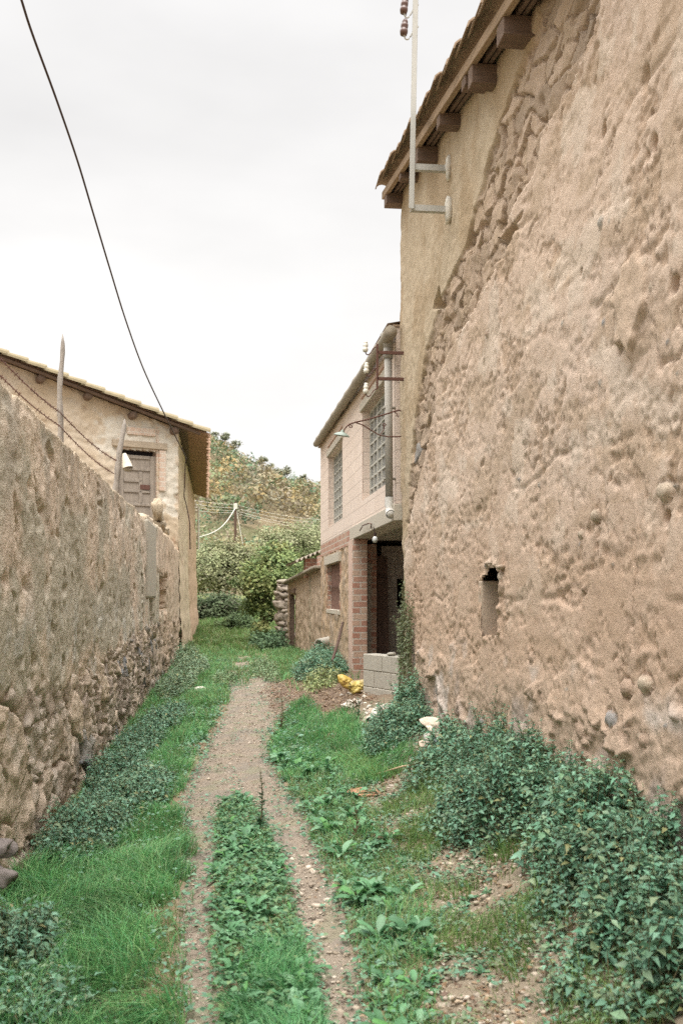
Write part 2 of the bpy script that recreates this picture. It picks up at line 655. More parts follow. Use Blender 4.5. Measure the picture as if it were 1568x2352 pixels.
# stones laid bare
wy, wz = Y + .05 * fbm(Y * 3, Z * 3, 2, 90), Z + .035 * fbm(Y * 4, Z * 4, 2, 91)
s1, s2, sid, stl = voro(wy * 2.9, wz * 6.4, 92, .8, True)
t1, t2, tid = voro(wy * 9, wz * 15, 94)
bigst = sid > .35
d_stone = -.120 + .022 * stl + .062 * sstep(.015, .07, s2 - s1) * (.75 + .3 * sid) + .012 * fbm(wy * 4 + sid * 9, wz * 5, 3, 96) + .005 * fin + .004 * vfin
d_stone -= .03 * sstep(.5, .65, fbm(Y * 2.6, Z * 4.4, 2, 95))
d_smooth = -.035 + .012 * fbm(Y * 1.4, Z * 1.4, 3, 97) + .006 * fin + .004 * fbm(Y * 16, Z * 5, 3, 98)
d = d_main * main_z + d_smooth * smooth_z + d_stone * stone_z + .022 * big * main_z
corner = sstep(.55, .0, YC - Y) * sstep(2.9, 1.6, Z)             # worn, bulging foot of the far corner
d += corner * .03 * fbm(Y * 3, Z * 3, 3, 99)
d -= .028 * sstep(1.3, 0., YC - Y) * sstep(3.2, 2.4, Z)


def dist_poly(lst):
    """signed inside mask of a pixel polygon on the wall (soft edge)."""
    q = [at_X(x, y, XW)[1:] for x, y in lst]
    n = len(q)
    ins = np.zeros(Y.shape, bool)
    dist = np.full(Y.shape, 9.)
    for i in range(n):
        (ax_, az_), (bx_, bz_) = q[i], q[(i + 1) % n]
        cr = ((az_ > Z) != (bz_ > Z)) & (Y < (bx_ - ax_) * (Z - az_) / (bz_ - az_ + 1e-12) + ax_)
        ins ^= cr
        t = np.clip(((Y - ax_) * (bx_ - ax_) + (Z - az_) * (bz_ - az_)) / ((bx_ - ax_) ** 2 + (bz_ - az_) ** 2), 0, 1)
        dist = np.minimum(dist, np.hypot(Y - ax_ - t * (bx_ - ax_), Z - az_ - t * (bz_ - az_)))
    return np.where(ins, dist, -dist)


slab = dist_poly([(1470, 580), (1503, 625), (1490, 690), (1452, 825), (1425, 780), (1418, 680), (1440, 610)]) + .035 * fin
d = lerp(d, .035 + .008 * fin, sstep(0, .02, slab))
nch = dist_poly([(1103, 1335), (1118, 1302), (1140, 1300), (1152, 1330), (1143, 1400), (1148, 1462), (1106, 1462)]) + .012 * fin
niche = sstep(0, .02, nch)
niche_rim = sstep(-.07, -.01, nch) * (1 - niche)
d += .02 * niche_rim * sstep(-.2, .3, fin)
hole = dist_poly([(985, 710), (988, 690), (998, 655), (1005, 700), (1003, 712)])
d = lerp(d, -.22, sstep(0, .02, hole))
for hx, hy, rr in ((1555, 655, .05), (1335, 622, .035), (1120, 1335, .03), (1525, 1190, .045), (1380, 300, .05), (1500, 330, .05)):
    p = at_X(hx, hy, XW)
    d -= .09 * sstep(rr, rr * .4, np.hypot(Y - p[1], Z - p[2]) + .02 * fin)
# pebbles and cobbles showing in the earth
prng = random.Random(3)
peb = [(1383, 510, .035, 0), (1268, 545, .012, 1), (1525, 1127, .05, 1), (1367, 1185, .04, 1), (1333, 1227, .026, 1), (1150, 1324, .04, 1),
       (1295, 742, .016, 0), (1500, 660, .02, 1), (1010, 1590, .05, 2), (1410, 1650, .05, 2), (1345, 1680, .06, 3), (1255, 1600, .035, 3),
       (1480, 1570, .05, 1), (1110, 1660, .045, 2), (1440, 1580, .05, 3), (1225, 1510, .04, 3), (1480, 1700, .04, 3), (1190, 1100, .02, 2)]
for _ in range(34):
    peb.append((prng.uniform(960, 1560), prng.uniform(480, 1700), prng.uniform(.008, .022), prng.randrange(4)))
PEBC = [(.34, .31, .26), (.45, .37, .28), (.29, .28, .27), (.37, .27, .20)]
colm = np.zeros(Y.shape)
# pigment
c = np.zeros(Y.shape + (3,))
c[:] = (.535, .410, .312)
c = mixc(c, (.585, .462, .372), .9 * sstep(-.35, .4, fbm(Y * .4, Z * .4, 3, 110)) * sstep(6.5, 4.8, Y))
c = mixc(c, (.43, .31, .215), .65 * (1 - skin))
c = mixc(c, (.57, .445, .345), .45 * coat * skin)
c = mixc(c, (.42, .315, .22), .6 * sstep(.08, .4, fbm(Y * 1.1, Z * 3.2, 5, 116)))
c = mixc(c, (.345, .25, .17), .55 * sstep(.32, .62, fbm(Y * 9, Z * 17, 3, 117)))
c = mixc(c, (.62, .52, .42), .5 * sstep(.25, .45, fbm(Y * 1.7, Z * 2.1, 5, 118)))
c = mixc(c, (.47, .33, .235), .7 * sstep(2.5, 1.5, Z + .3 * big + .15 * med))
c = mixc(c, (.41, .315, .24), .5 * low)
c = mixc(c, (.53, .47, .42), .75 * low * sstep(.1, .5, fbm(Y * 1.7, Z * 1.7, 3, 111)))
c = mixc(c, (.33, .28, .25), .6 * low * sstep(.15, .5, fbm(Y * 1.3 + 9, Z * 1.3, 3, 112)))
cst = np.stack([lerp(.34, .47, (sid * 9.1) % 1), lerp(.26, .355, (sid * 9.1) % 1), lerp(.19, .26, (sid * 9.1) % 1)], -1)
cst = np.where((sid > .985)[..., None], np.array((.27, .25, .225)), cst)
cst = mixc(cst, (.40, .30, .20), .45 * sstep(.0, .5, fbm(Y * 3, Z * 3, 3, 115)))
cst = mixc(cst, (.30, .215, .145), .65 * sstep(.10, .01, s2 - s1))
csm = mixc(np.zeros(Y.shape + (3,)) + np.array((.47, .38, .268)), (.40, .305, .20), sstep(-.2, .5, fbm(Y * 1.5, Z * 1.0, 4, 113)))
c = c * main_z[..., None] + csm * smooth_z[..., None] + cst * stone_z[..., None]
c = mixc(c, (.53, .405, .30), .8 * sstep(0, .02, slab))
c = mixc(c, (.20, .21, .10), .55 * corner * sstep(.0, .4, fbm(Y * 3, Z * 2, 3, 114)))
for hx, hy, r, k in peb:
    p = at_X(hx, hy, XW)
    i0, i1 = np.searchsorted(ys, [p[1] - 2.5 * r, p[1] + 2.5 * r])
    j0, j1 = np.searchsorted(zs, [p[2] - 2.5 * r, p[2] + 2.5 * r])
    if i1 <= i0 or j1 <= j0:
        continue
    s_ = (slice(i0, i1), slice(j0, j1))
    if stone_z[s_].mean() > .2 or smooth_z[s_].mean() > .2:
        continue
    q = np.hypot((Y[s_] - p[1]) / 1.25, (Z[s_] - p[2]) / .85) / r
    dome = np.sqrt(np.clip(1 - q ** 2, 0, 1))
    d[s_] = np.where(q < 1, np.maximum(d[s_], d[s_] * .5 + .006 + .42 * r * dome), d[s_] - .35 * r * np.exp(-((q - 1.15) / .15) ** 2))
    c[s_] = mixc(c[s_], PEBC[k], (q < 1) * .9)
X = XW - d
# turn the sheet round the far corner and over the top
X[-1] = XW + .35
Y2 = Y.copy()
Y2[-1] = YC - .03
wp = np.stack([X, Y2, Zr], -1)
barn = thing('earth_barn', 'tall rough earth rendered barn with a tiled verge, filling the right side of the lane', 'barn', (XW + 2, 6, .4))
nk = nch > .0
sheet('wall', wp, M_EARTH, barn, c, flip=True, keep=~(nk[:-1, :-1] & nk[1:, 1:] & nk[1:, :-1] & nk[:-1, 1:]))
M_NICHE = mat('niche_lining', (.44, .345, .26), var=.2, bump=.4, bscale=50)
n0, n1_ = at_X(1150, 1460, XW), at_X(1103, 1302, XW)
yA, yB, zA, zB = n0[1] - .03, n1_[1], n0[2] - .04, n1_[2] + .05
m = MB()
m.box(XW - .0, XW + .165, yB - .03, yB + .08, zA, zB - .16)
m.build('niche_jamb', M_NICHE, barn, bev=.012)
m = MB()
m.box(XW + .05, XW + .14, yA - .1, yB + .12, zB - .03, zB + .03)
m.box(XW + .05, XW + .2, yA - .1, yB + .12, zA - .04, zA + .02)
m.box(XW + .02, XW + .28, yA - .1, yA - .04, zA, zB)
m.box(XW + .02, XW + .28, yB + .70, yB + .76, zA, zB)
m.box(XW + .12, XW + .28, yB + .05, yB + .72, zB, zB + .04)
m.box(XW + .12, XW + .28, yB + .05, yB + .72, zA - .04, zA)
m.box(XW + .24, XW + .28, yA - .1, yB + .72, zA, zB)
m.build('niche', M_NICHE, barn)
m = MB()
m.rock((XW + .06, (yA + yB) / 2 + .05, zB - .03), (.07, .16, .03), 8, .35)
m.rock((XW + .0, yA + .0, zB - .07), (.05, .06, .018), 9, .3)
m.build('niche_stone', M_NICHE, barn, smooth=True)
b = MB()
b.add([(x, y, z) for y, zt in ((1.0, roof_z(1.0) - .05), (YC - .04, roof_z(YC) - .05)) for x, z in ((XW + .3, -.1), (XW + 6, -.1), (XW + 6, zt), (XW + .3, zt))],
      [(0, 1, 2, 3), (4, 7, 6, 5), (0, 4, 5, 1), (1, 5, 6, 2), (2, 6, 7, 3), (3, 7, 4, 0)])
b.build('back_wall', M_EARTH_PLAIN, barn)
# the roof: verge tiles run down towards the camera
rdir = np.array([0, -1, -.16])
rdir = rdir / np.linalg.norm(rdir)
tl = MB()
XE = 1.83
for row in range(12):
    xx = XE + .02 + row * .20
    p = np.array([xx, 11.80 + .03 * math.sin(row * 3), roof_z(11.80) + .05])
    k = 0
    while p[1] > 1.1:
        q = p + rdir * .47
        jx = .012 * math.sin(k * 2.3 + row)
        if row % 2 == 0:
            lift = .042 + .012 * math.sin(k * 1.7)
            tl.tile(p + np.array([jx, 0, .01]), q + np.array([jx, 0, lift + .02]), .085, .105)
        else:
            tl.tile(p + np.array([jx, 0, .05]), q + np.array([jx, 0, .075]), .10, .085, up=(0, 0, -1))
        p = p + rdir * .385
        k += 1
tl.build('roof_tile', M_TILE, barn)
tl = MB()
p, q = np.array([XE + .03, 11.72, roof_z(11.72)]), np.array([XE + .03, 1.1, roof_z(1.1)])
tl.bar(p + (0, 0, -.035), q + (0, 0, -.035), .05, .085)
tl.build('verge_board', M_BOARD, barn, bev=.006)
tl = MB()
for off in (.09, .135):
    tl.bar(p + (off - .005, 0, -.035), q + (off - .005, 0, -.035), .03, .05)
tl.bar(p + (.24, 0, .0), q + (.24, 0, .0), .42, .02)
tl.bar(p + (3., 0, .0), q + (3., 0, .0), 5.2, .02)
tl.build('soffit', M_WOOD, barn)
for yb, hh, ww in ((11.52, .12, .18), (10.55, .07, .12), (9.62, .15, .15), (8.60, .11, .13), (7.66, .09, .13), (7.44, .15, .13), (6.60, .135, .18), (5.4, .15, .2)):
    z = roof_z(yb) - .075
    m = MB()
    m.box(XE + .015, XW + .2, yb - ww / 2, yb + ww / 2, z - hh, z)
    o = m.build('purlin', M_WOOD, barn, bev=.006)
# white wall bracket for the power line
pb = at_X(1025, 480, XW)
pt = at_X(1022, 392, XW)
brk = thing('power_line_bracket', 'pale galvanised post on two arms high on the barn wall, carrying brown insulators', 'bracket', pb)
xo = XW - .31
m = MB()
za, zb = pb[2] - .02, 7.62
m.bar((xo, pb[1], za), (xo + .05, pb[1] + .02, zb), .044, .012, up=(1, 0, 0))
m.bar((xo - .022, pb[1] - .03, za), (xo + .028, pb[1] - .01, zb), .012, .044, up=(1, 0, 0))
m.build('post', M_STEEL, brk)
for p_ in (pb, pt):
    m = MB()
    m.bar((xo - .02, pb[1], p_[2]), (XW + .05, pb[1], p_[2]), .012, .055)
    m.bar((xo - .02, pb[1] + .025, p_[2] - .022), (XW + .05, pb[1] + .025, p_[2] - .022), .05, .010)
    m.build('arm', M_STEEL, brk)
    m = MB()
    m.rock((XW + .02, pb[1], p_[2]), (.035, .055, .13), int(p_[2] * 10), .25)
    m.build('mortar_patch', M_PALE, brk, smooth=True)


def insulator(parent, c, hookto, m_body, sc=1., tilt=0.):
    m = MB()
    c = np.array(c, float)
    ax = (math.sin(tilt), 0, math.cos(tilt))
    m.lathe([(0, -.055 * sc), (.026 * sc, -.055 * sc), (.032 * sc, -.03 * sc), (.03 * sc, -.012 * sc), (.022 * sc, -.004 * sc), (.029 * sc, .008 * sc),
             (.029 * sc, .03 * sc), (.02 * sc, .04 * sc), (.024 * sc, .05 * sc), (.018 * sc, .066 * sc), (0, .07 * sc)], c, ax, 16)
    o = m.build('insulator', m_body, parent, smooth=True)
    h = MB()
    a = c + np.array([0, 0, -.05 * sc])
    b_ = np.array(hookto, float)
    pts = []
    for t in np.linspace(0, 1, 14):
        x = lerp(a[0], b_[0], sstep(0, 1, t))
        z = lerp(a[2], b_[2], t * t) - .045 * sc * math.sin(math.pi * min(t * 1.6, 1)) + .012 * sc * math.sin(math.pi * max(0, t - .4) / .6)
        pts.append((x, a[1], z))
    h.tube(pts, .0065 * sc, 6)
    h.build('hook', M_RUST if m_body is M_WHITECER else M_STEEL, o)
    return o


for yy in (62, 12):
    p_ = at_Y(928, yy, pb[1])
    insulator(brk, p_ + np.array([0, 0, -.01]), (xo + .045, pb[1], p_[2] + .015), M_BROWNCER, 1.15, .12)
m = MB()
a = at_Y(930, 45, pb[1])
m.tube([a + np.array([-.015, 0, -.06]), a + np.array([.01, 0, .04]), a + np.array([.03, 0, .18])], .0025, 5)
m.build('tie_wire', M_CABLE, brk)

# rusty bracket with three white insulators at the far corner
yb = 11.35
b0, b1 = at_Y(921, 811, yb), at_Y(921, 871, yb)
rb = thing('rusty_bracket', 'rusty iron bracket holding three white insulators beside the grey downpipe', 'bracket', (XW, yb, b1[2]))
xo = at_Y(866, 850, yb)[0]
m = MB()
m.bar((xo, yb, at_Y(866, 893, yb)[2]), (xo, yb, at_Y(866, 790, yb)[2]), .03, .022, up=(1, 0, 0))
m.build('post', M_RUST, rb, bev=.002)
for p_ in (b0, b1):
    m = MB()
    m.bar((xo, yb, p_[2]), (XW + .08, yb, p_[2]), .03, .035)
    m.build('arm', M_RUST, rb, bev=.002)
for px, py, hy in ((839, 797, 793), (841, 846, 842), (840, 893, 891)):
    p_ = at_Y(px, py, yb)
    insulator(rb, p_, (xo, yb, at_Y(866, hy, yb)[2]), M_WHITECER, 1.0, .06)

# street lamp on a scrolled iron bracket
yl_ = 11.42
M_LAMP = mat('green_enamel', (.20, .24, .20), rough=.45, var=.2, scale=20, bump=.05, spec=.4)
M_LAMPIN = mat('enamel_white_inside', (.55, .55, .48), rough=.5, var=.1, bump=0)
lp = lambda x, y: at_Y(x, y, yl_)
lamp = thing('street_lamp', 'small dished green lamp shade on a thin scrolled iron arm in front of the windows', 'lamp', lp(915, 975))
m = MB()
m.tube([lp(921, 944), lp(916, 942), lp(905, 945), lp(880, 953), (lp(845, 963)), lp(815, 970), lp(803, 974), lp(795, 980), lp(790, 988), lp(788, 995)], .0095, 8)
m.build('arm', M_RUST, lamp)
m = MB()
m.tube([lp(921, 1002), lp(912, 1003), lp(890, 1003), lp(870, 999), lp(850, 987), lp(833, 976), lp(818, 971)], .0075, 6)
m.build('brace', M_RUST, lamp)


def curl(c, r, a0, turns, n=18):
    return [(c[0] + r * (1 - .7 * t) * math.cos(a0 + turns * 2 * math.pi * t), c[1], c[2] + r * (1 - .7 * t) * math.sin(a0 + turns * 2 * math.pi * t)) for t in np.linspace(0, 1, n)]


for pts_, r_ in ((curl(lp(806, 979), .024, 1.6, 1.1), .006), (curl(lp(883, 976), .022, 4.2, -1.1) + [lp(881, 988), lp(872, 999)], .006), ([lp(905, 946), lp(911, 950), lp(914, 958)], .006)):
    m = MB()
    m.tube(pts_, r_, 6)
    m.build('scroll', M_RUST, lamp)
m = MB()
cshade = lp(785, 997)
ax = np.array((.16, -.12, 1.))
m.lathe([(0, .052), (.014, .05), (.018, .025), (.05, .014), (.08, -.002), (.095, -.018), (.097, -.021), (.093, -.019), (.06, .002), (.02, .010), (0, .012)], cshade, ax, 28)
sh = m.build('lamp_shade', M_LAMP, lamp, smooth=True)
m = MB()
m.lathe([(0, -.03), (.012, -.025), (.014, -.01), (.008, .01), (0, .012)], cshade, ax, 12)
m.build('bulb', M_LAMPIN, sh, smooth=True)


# ================================================================== block-built house beyond the barn (facade also in the plane X = 2)
M_PINK = mat('pinkish_blocks', rough=.9, var=.07, scale=3, fine=70, bump=.25, bscale=80, bdist=.006,
             brick=dict(w=.4, h=.2, m=.008, c1=(.70, .58, .49), c2=(.66, .54, .45), mc=(.50, .41, .34), depth=.8))
M_JAMB = mat('pink_render', (.56, .40, .32), var=.1, bump=.25)
M_BRICK = mat('orange_brick', rough=.9, var=.2, scale=14, fine=60, bump=.4, bscale=70, bdist=.006,
              brick=dict(w=.24, h=.098, m=.012, c1=(.37, .185, .13), c2=(.47, .34, .25), mc=(.47, .40, .33), depth=1.2, bias=-.1))
M_GBLOCK = mat('grey_blocks', rough=.9, var=.16, scale=9, fine=90, bump=.35, bscale=90, bdist=.008,
               brick=dict(w=.42, h=.2, m=.009, c1=(.44, .385, .32), c2=(.38, .335, .285), mc=(.25, .21, .18), depth=1.))
M_LATT = mat('grey_window_lattice', (.47, .45, .39), rough=.7, var=.1, bump=.1)
M_GLASS = mat('dusty_glass', (.20, .20, .19), rough=.35, var=.3, scale=4, fine=20, bump=0, spec=.5)
M_LINT = mat('concrete_lintel', (.47, .42, .34), var=.12, bump=.2)
M_GUT = mat('fibre_cement', (.30, .26, .20), var=.18, scale=8, bump=.2)
M_PIPE = mat('grey_pipe', (.36, .335, .29), rough=.7, var=.12, scale=4, bump=.1)
M_PVC = mat('pale_plastic', (.60, .58, .53), rough=.5, var=.05, bump=0)
M_LOWERW = mat('rubble_render', attr=True, rough=.95, var=.16, scale=6, fine=60, bump=.6, bscale=50, bdist=.012, spec=.1)
M_OLDWOOD = mat('old_door_wood', (.13, .085, .065), var=.25, wood=(30, 30, 2), bump=.4)

Y0H, Y1H = 11.72, 21.35
house = thing('block_house', 'pink concrete block house with gutter, lattice windows and brick pillars past the tall barn', 'house', (XW + 2.5, 16, .4))


def holed(name, m, parent, Xp, thick, y0, y1, z0, z1, holes):
    """upright wall panel facing -X with rectangular holes: one shell with reveals."""
    ys_ = sorted({y0, y1, *[h[0] for h in holes], *[h[1] for h in holes]})
    zs_ = sorted({z0, z1, *[h[2] for h in holes], *[h[3] for h in holes]})
    bm = bmesh.new()
    vc = {}

    def V(x, y, z):
        k = (round(x, 4), round(y, 4), round(z, 4))
        if k not in vc:
            vc[k] = bm.verts.new(k)
        return vc[k]
    solid = lambda i, j: 0 <= i < len(ys_) - 1 and 0 <= j < len(zs_) - 1 and not any(
        h[0] <= (ys_[i] + ys_[i + 1]) / 2 <= h[1] and h[2] <= (zs_[j] + zs_[j + 1]) / 2 <= h[3] for h in holes)
    xb = Xp + thick
    for i in range(len(ys_) - 1):
        for j in range(len(zs_) - 1):
            if not solid(i, j):
                continue
            a, b_, c_, d_ = ys_[i], ys_[i + 1], zs_[j], zs_[j + 1]
            bm.faces.new([V(Xp, a, c_), V(Xp, a, d_), V(Xp, b_, d_), V(Xp, b_, c_)])
            bm.faces.new([V(xb, a, c_), V(xb, b_, c_), V(xb, b_, d_), V(xb, a, d_)])
            for ii, jj, q in ((i - 1, j, [(a, c_), (a, d_)]), (i + 1, j, [(b_, d_), (b_, c_)]), (i, j - 1, [(b_, c_), (a, c_)]), (i, j + 1, [(a, d_), (b_, d_)])):
                if not solid(ii, jj):
                    (p0, q0), (p1, q1) = q
                    bm.faces.new([V(Xp, p0, q0), V(xb, p0, q0), V(xb, p1, q1), V(Xp, p1, q1)])
    bmesh.ops.recalc_face_normals(bm, faces=bm.faces)
    vs_ = [tuple(v.co) for v in bm.verts]
    bm.verts.index_update()
    fs_ = [tuple(v.index for v in f.verts) for f in bm.faces]
    bm.free()
    b_ = MB().add(vs_, fs_)
    return b_.build(name, m, parent)


WA = (12.46, 14.68, 3.08, 4.40)
WB = (17.30, 19.66, 3.02, 4.41)
WC = (17.75, 20.0, 1.38, 2.28)
holed('upper_wall', M_PINK, house, XW + .012, .25, Y0H, Y1H, 2.76, 4.86, [WA, WB])
YP = 15.42      # near face of the first brick pillar
holed('brick_band', M_BRICK, house, XW + .014, .24, YP + .55, Y1H, 2.50, 2.76, [])
for wy0, wy1, wz0, wz1 in (WA, WB):
    X_ = XW + .14
    w_ = MB()
    for t in (0, 1):
        y = (wy0, wy1)[t]
        s_ = .022 * (1 - 2 * t)
        w_.box(X_ - .025, X_ + .025, min(y, y + 2 * s_), max(y, y + 2 * s_), wz0, wz1)
    w_.box(X_ - .024, X_ + .024, wy0 + .045, wy1 - .045, wz0, wz0 + .04)
    w_.box(X_ - .024, X_ + .024, wy0 + .045, wy1 - .045, wz1 - .04, wz1)
    fr = w_.build('window', M_LATT, house)
    w_ = MB()
    nc, nr = 6, 8
    for k in range(1, nc):
        y = lerp(wy0, wy1, k / nc)
        tk = .03 if k in (2, 4) else .015
        w_.box(X_ - .022, X_ + .020, y - tk, y + tk, wz0 + .04, wz1 - .04)
    for k in range(1, nr):
        z = lerp(wz0, wz1, k / nr)
        w_.box(X_ - .016, X_ + .016, wy0 + .04, wy1 - .04, z - .013, z + .013)
    w_.build('glazing_bar', M_LATT, fr)
    w_ = MB()
    w_.box(X_ + .004, X_ + .008, wy0 + .02, wy1 - .02, wz0 + .02, wz1 - .02)
    w_.build('pane', M_GLASS, fr)
    w_ = MB()
    w_.box(XW - .022, XW + .13, wy0 - .10, wy1 + .12, wz1 + .002, wz1 + .13)
    w_.build('lintel', M_LINT, house, bev=.006)
    w_ = MB()
    w_.box(XW - .012, XW + .10, wy0 - .05, wy1 + .05, wz1 + .19, wz1 + .215)
    w_.build('drip_moulding', M_JAMB, house)
    w_ = MB()
    w_.box(XW + .006, XW + .28, wy1 + .001, wy1 + .008, wz0 + .001, wz1 - .001)
    w_.build('jamb', M_JAMB, house)
# gutter along the eave and the downpipe
ga, gb = at_X(897, 762, 1.90), at_X(727, 1018, 1.90)
m = MB()
pts = [lerp(ga + np.array([0, .0, .0]), gb + np.array([0, .1, 0]), t) for t in np.linspace(0, 1, 40)]
m.tube(pts, [.068 + (.010 if k % 4 == 0 else 0) for k in range(40)], 12)
m.build('gutter', M_GUT, house, smooth=True)
m = MB()
m.box(1.97, XW + 5.0, Y0H - .02, Y1H + .15, 4.865, 4.89)
m.add([(1.90, Y0H - .02, 4.90), (1.90, Y1H + .2, 4.90), (XW + 5, Y1H + .2, 5.9), (XW + 5, Y0H - .02, 5.9)], [(0, 1, 2, 3)])
m.build('roof', M_TILE, house)
m = MB()
dx, dy = 1.925, 11.80
ztop = at_Y(903, 770, dy)[2]
m.tube([(1.90, dy + .01, ztop + .03), (dx, dy, ztop - .05), (dx, dy, ztop - .16)], [.075, .07, .055], 14)
m.tube([(dx, dy, ztop - .16), (dx, dy, ztop - .28)], [.058, .058], 14)
m.tube([(dx, dy, ztop - .28), (dx + .01, dy - .02, 2.83)], .047, 16)
for zz in (3.05, 3.9):
    m.box(dx - .055, XW + .01, dy - .03, dy + .03, zz, zz + .025)
dp = m.build('downpipe', M_PIPE, house, smooth=True)
m = MB()
c0 = np.array([dx + .01, dy - .02, 2.84])
ring = [(c0 + (0, 0, 0)), c0 + (0, 0, -.10), c0 + (0, -.015, -.16), c0 + (0, -.06, -.20), c0 + (0, -.10, -.215)]
m.tube(ring, [.053, .053, .054, .055, .056], 16, cap=False)
m.tube([c0 + (0, -.10, -.215), c0 + (0, -.06, -.20), c0 + (0, -.03, -.19)], [.046, .045, .04], 16, cap=True)
m.build('spout', M_PVC, dp, smooth=True)
# concrete beam over the opening, ceiling slab
m = MB()
m.box(XW - .03, XW + .27, Y0H - .05, YP + .52, 2.552, 2.752)
m.build('beam', M_LINT, house, bev=.01)
m = MB()
m.box(XW + .28, XW + 4.2, Y0H, Y1H, 2.60, 2.74)
for k in range(9):
    m.box(XW + .29, XW + 4.1, Y0H + .2 + k * .42, Y0H + .32 + k * .42, 2.53, 2.598)
m.build('ceiling', M_CONC, house)
# brick pillars
m = MB()
m.box(XW - .045, XW + .185, YP, YP + .5, .2, 2.548)
m.build('pillar', M_BRICK, house, bev=.006)
m = MB()
m.box(XW - .051, XW - .0455, YP + .012, YP + .5, .3, 2.54)
m.build('render_strip', M_JAMB, house)
m = MB()
m.box(XW + .26, XW + .42, 16.0, 16.3, .2, 2.50)
m.build('pillar', M_BRICK, house, bev=.006)
m = MB()
m.box(XW + .262, XW + .325, 15.965, 15.998, .3, 2.2)
m.build('door_frame', M_CONC, house)
# inside: plank leaning, block wall with a slot, back walls
m = MB()
m.obox((XW + .55, 16.28, 1.40), (.105, 0, 0), (0, .025, 0), (-.01, .06, .92))
for zz in (.8, 1.9):
    m.obox((XW + .55, 16.245, zz), (.10, 0, 0), (0, .012, 0), (0, 0, .05))
m.build('door', M_OLDWOOD, house, bev=.004)
m = MB()
m.box(XW + .60, XW + .86, 16.62, 16.8, .2, 2.2)
m.box(XW + .99, XW + 4, 16.62, 16.8, .2, 2.2)
m.box(XW + .60, XW + 4, 16.621, 16.8, 2.2, 2.5)
m.box(XW + .86, XW + .99, 16.621, 16.8, .2, 1.45)
m.box(XW + .86, XW + .99, 16.621, 16.8, 1.95, 2.2)
m.build('inner_wall', M_GBLOCK, house)
m = MB()
m.box(XW + 4.0, XW + 4.2, Y0H, Y1H, 0, .9)  # near half left open above, out of view, added to let daylight in
m.box(XW + 4.0, XW + 4.2, 16.6, Y1H, .9, 2.6)
m.box(XW + .45, XW + 4.0, 19.0, 19.1, 0, 2.6)
m.build('back_wall', M_CONC, house)
m = MB()
m.box(XW - .0, XW + 4.0, Y0H, Y1H, .2, .47)
m.build('floor_slab', M_CONC, house)
m = MB()
m.box(XW + 4.0, XW + 5.0, Y0H, Y1H, 2.7, 5.88)
m.box(XW + .27, XW + 5.0, Y1H - .2, Y1H - .004, .0, 4.85)
m.build('end_wall', M_PINK, house)
# lower facade of rubble and render
ly, lz = np.linspace(YP + .505, Y1H, 190), np.linspace(-.1, 2.498, 90)
LY, LZ = np.meshgrid(ly, lz, indexing='ij')
inC = (LY > WC[0]) & (LY < WC[1]) & (LZ > WC[2]) & (LZ < WC[3])
n1 = fbm(LY * 1.8, LZ * 1.8, 4, 210)
n2 = fbm(LY * 6, LZ * 6, 3, 211)
dd = .02 * n1 + .018 * n2
lx = XW + .02 - dd
cc = mixc(np.zeros(LY.shape + (3,)) + np.array((.44, .315, .205)), (.34, .26, .19), sstep(-.1, .5, n1))
cc = mixc(cc, (.50, .40, .31), sstep(.2, .6, n2) * .7)
cc = mixc(cc, (.33, .25, .17), .5 * sstep(1.2, .6, LZ + .2 * n1))
nearC = (LY > WC[0] - .12) & (LY < WC[1] + .22) & (LZ > WC[2] - .02) & (LZ < WC[3] + .05)
brk_ = (np.floor(LZ / .07) % 2 == 0)
cc = np.where((nearC & (fbm(LY * 4, LZ * 5, 2, 213) > .0))[..., None], np.array((.44, .26, .18)), cc)
kq = ~(inC[:-1, :-1] & inC[1:, :-1] & inC[1:, 1:] & inC[:-1, 1:])
sheet('lower_wall', np.stack([lx, LY, LZ], -1), M_LOWERW, house, cc, flip=True, keep=kq)
m = MB()
m.box(XW + .03, XW + .26, WC[1] - .03, WC[1] + .0, WC[2], WC[3])
m.build('jamb', M_BRICK, house)
m = MB()
m.box(XW + .03, XW + .26, WC[0], WC[0] + .03, WC[2], WC[3])
m.build('jamb', M_BRICK, house)
m = MB()
m.box(XW + .0, XW + .26, WC[0] - .02, WC[1] + .02, WC[2] - .06, WC[2] + .02)
m.build('sill', M_LINT, house, bev=.005)
m = MB()
m.box(XW - .025, XW + .2, WC[0] - .12, WC[1] + .2, WC[3] + .0, WC[3] + .17)
m.build('lintel', M_LINT, house, bev=.006)
m = MB()
m.box(XW + .10, XW + .12, WC[0] + .03, WC[1] - .03, WC[2] + .02, WC[3])
wn = m.build('window', mat('rusty_shutter', (.21, .115, .085), var=.3, wood=(30, 30, 2), bump=.3), house)
m = MB()
m.bar((XW + .06, WC[0], 1.84), (XW + .06, WC[1], 1.86), .02, .02)
m.build('bar', M_RUST, wn)
# hanging bulb
pbu = at_Y(861, 1238, 12.9)
bulb = thing('hanging_bulb', 'bare round lamp bulb hanging under the concrete ceiling at the dark opening', 'bulb', (pbu[0], pbu[1], pbu[2]))
m = MB()
m.lathe([(0, -.05), (.025, -.042), (.038, -.015), (.034, .01), (.018, .035), (0, .04)], pbu, (0, 0, 1), 16)
m.build('globe', mat('bulb_glass', (.55, .55, .52), rough=.25, var=.03, bump=0, spec=.5), bulb, smooth=True)
m = MB()
m.tube([pbu + (0, 0, .035), pbu + (0, 0, .08)], .018, 10)
m.tube([pbu + (0, 0, .08), pbu + (-.015, .01, .12), (pbu[0] - .01, pbu[1], 2.552)], .006, 6)
m.build('flex', M_CABLE, bulb)
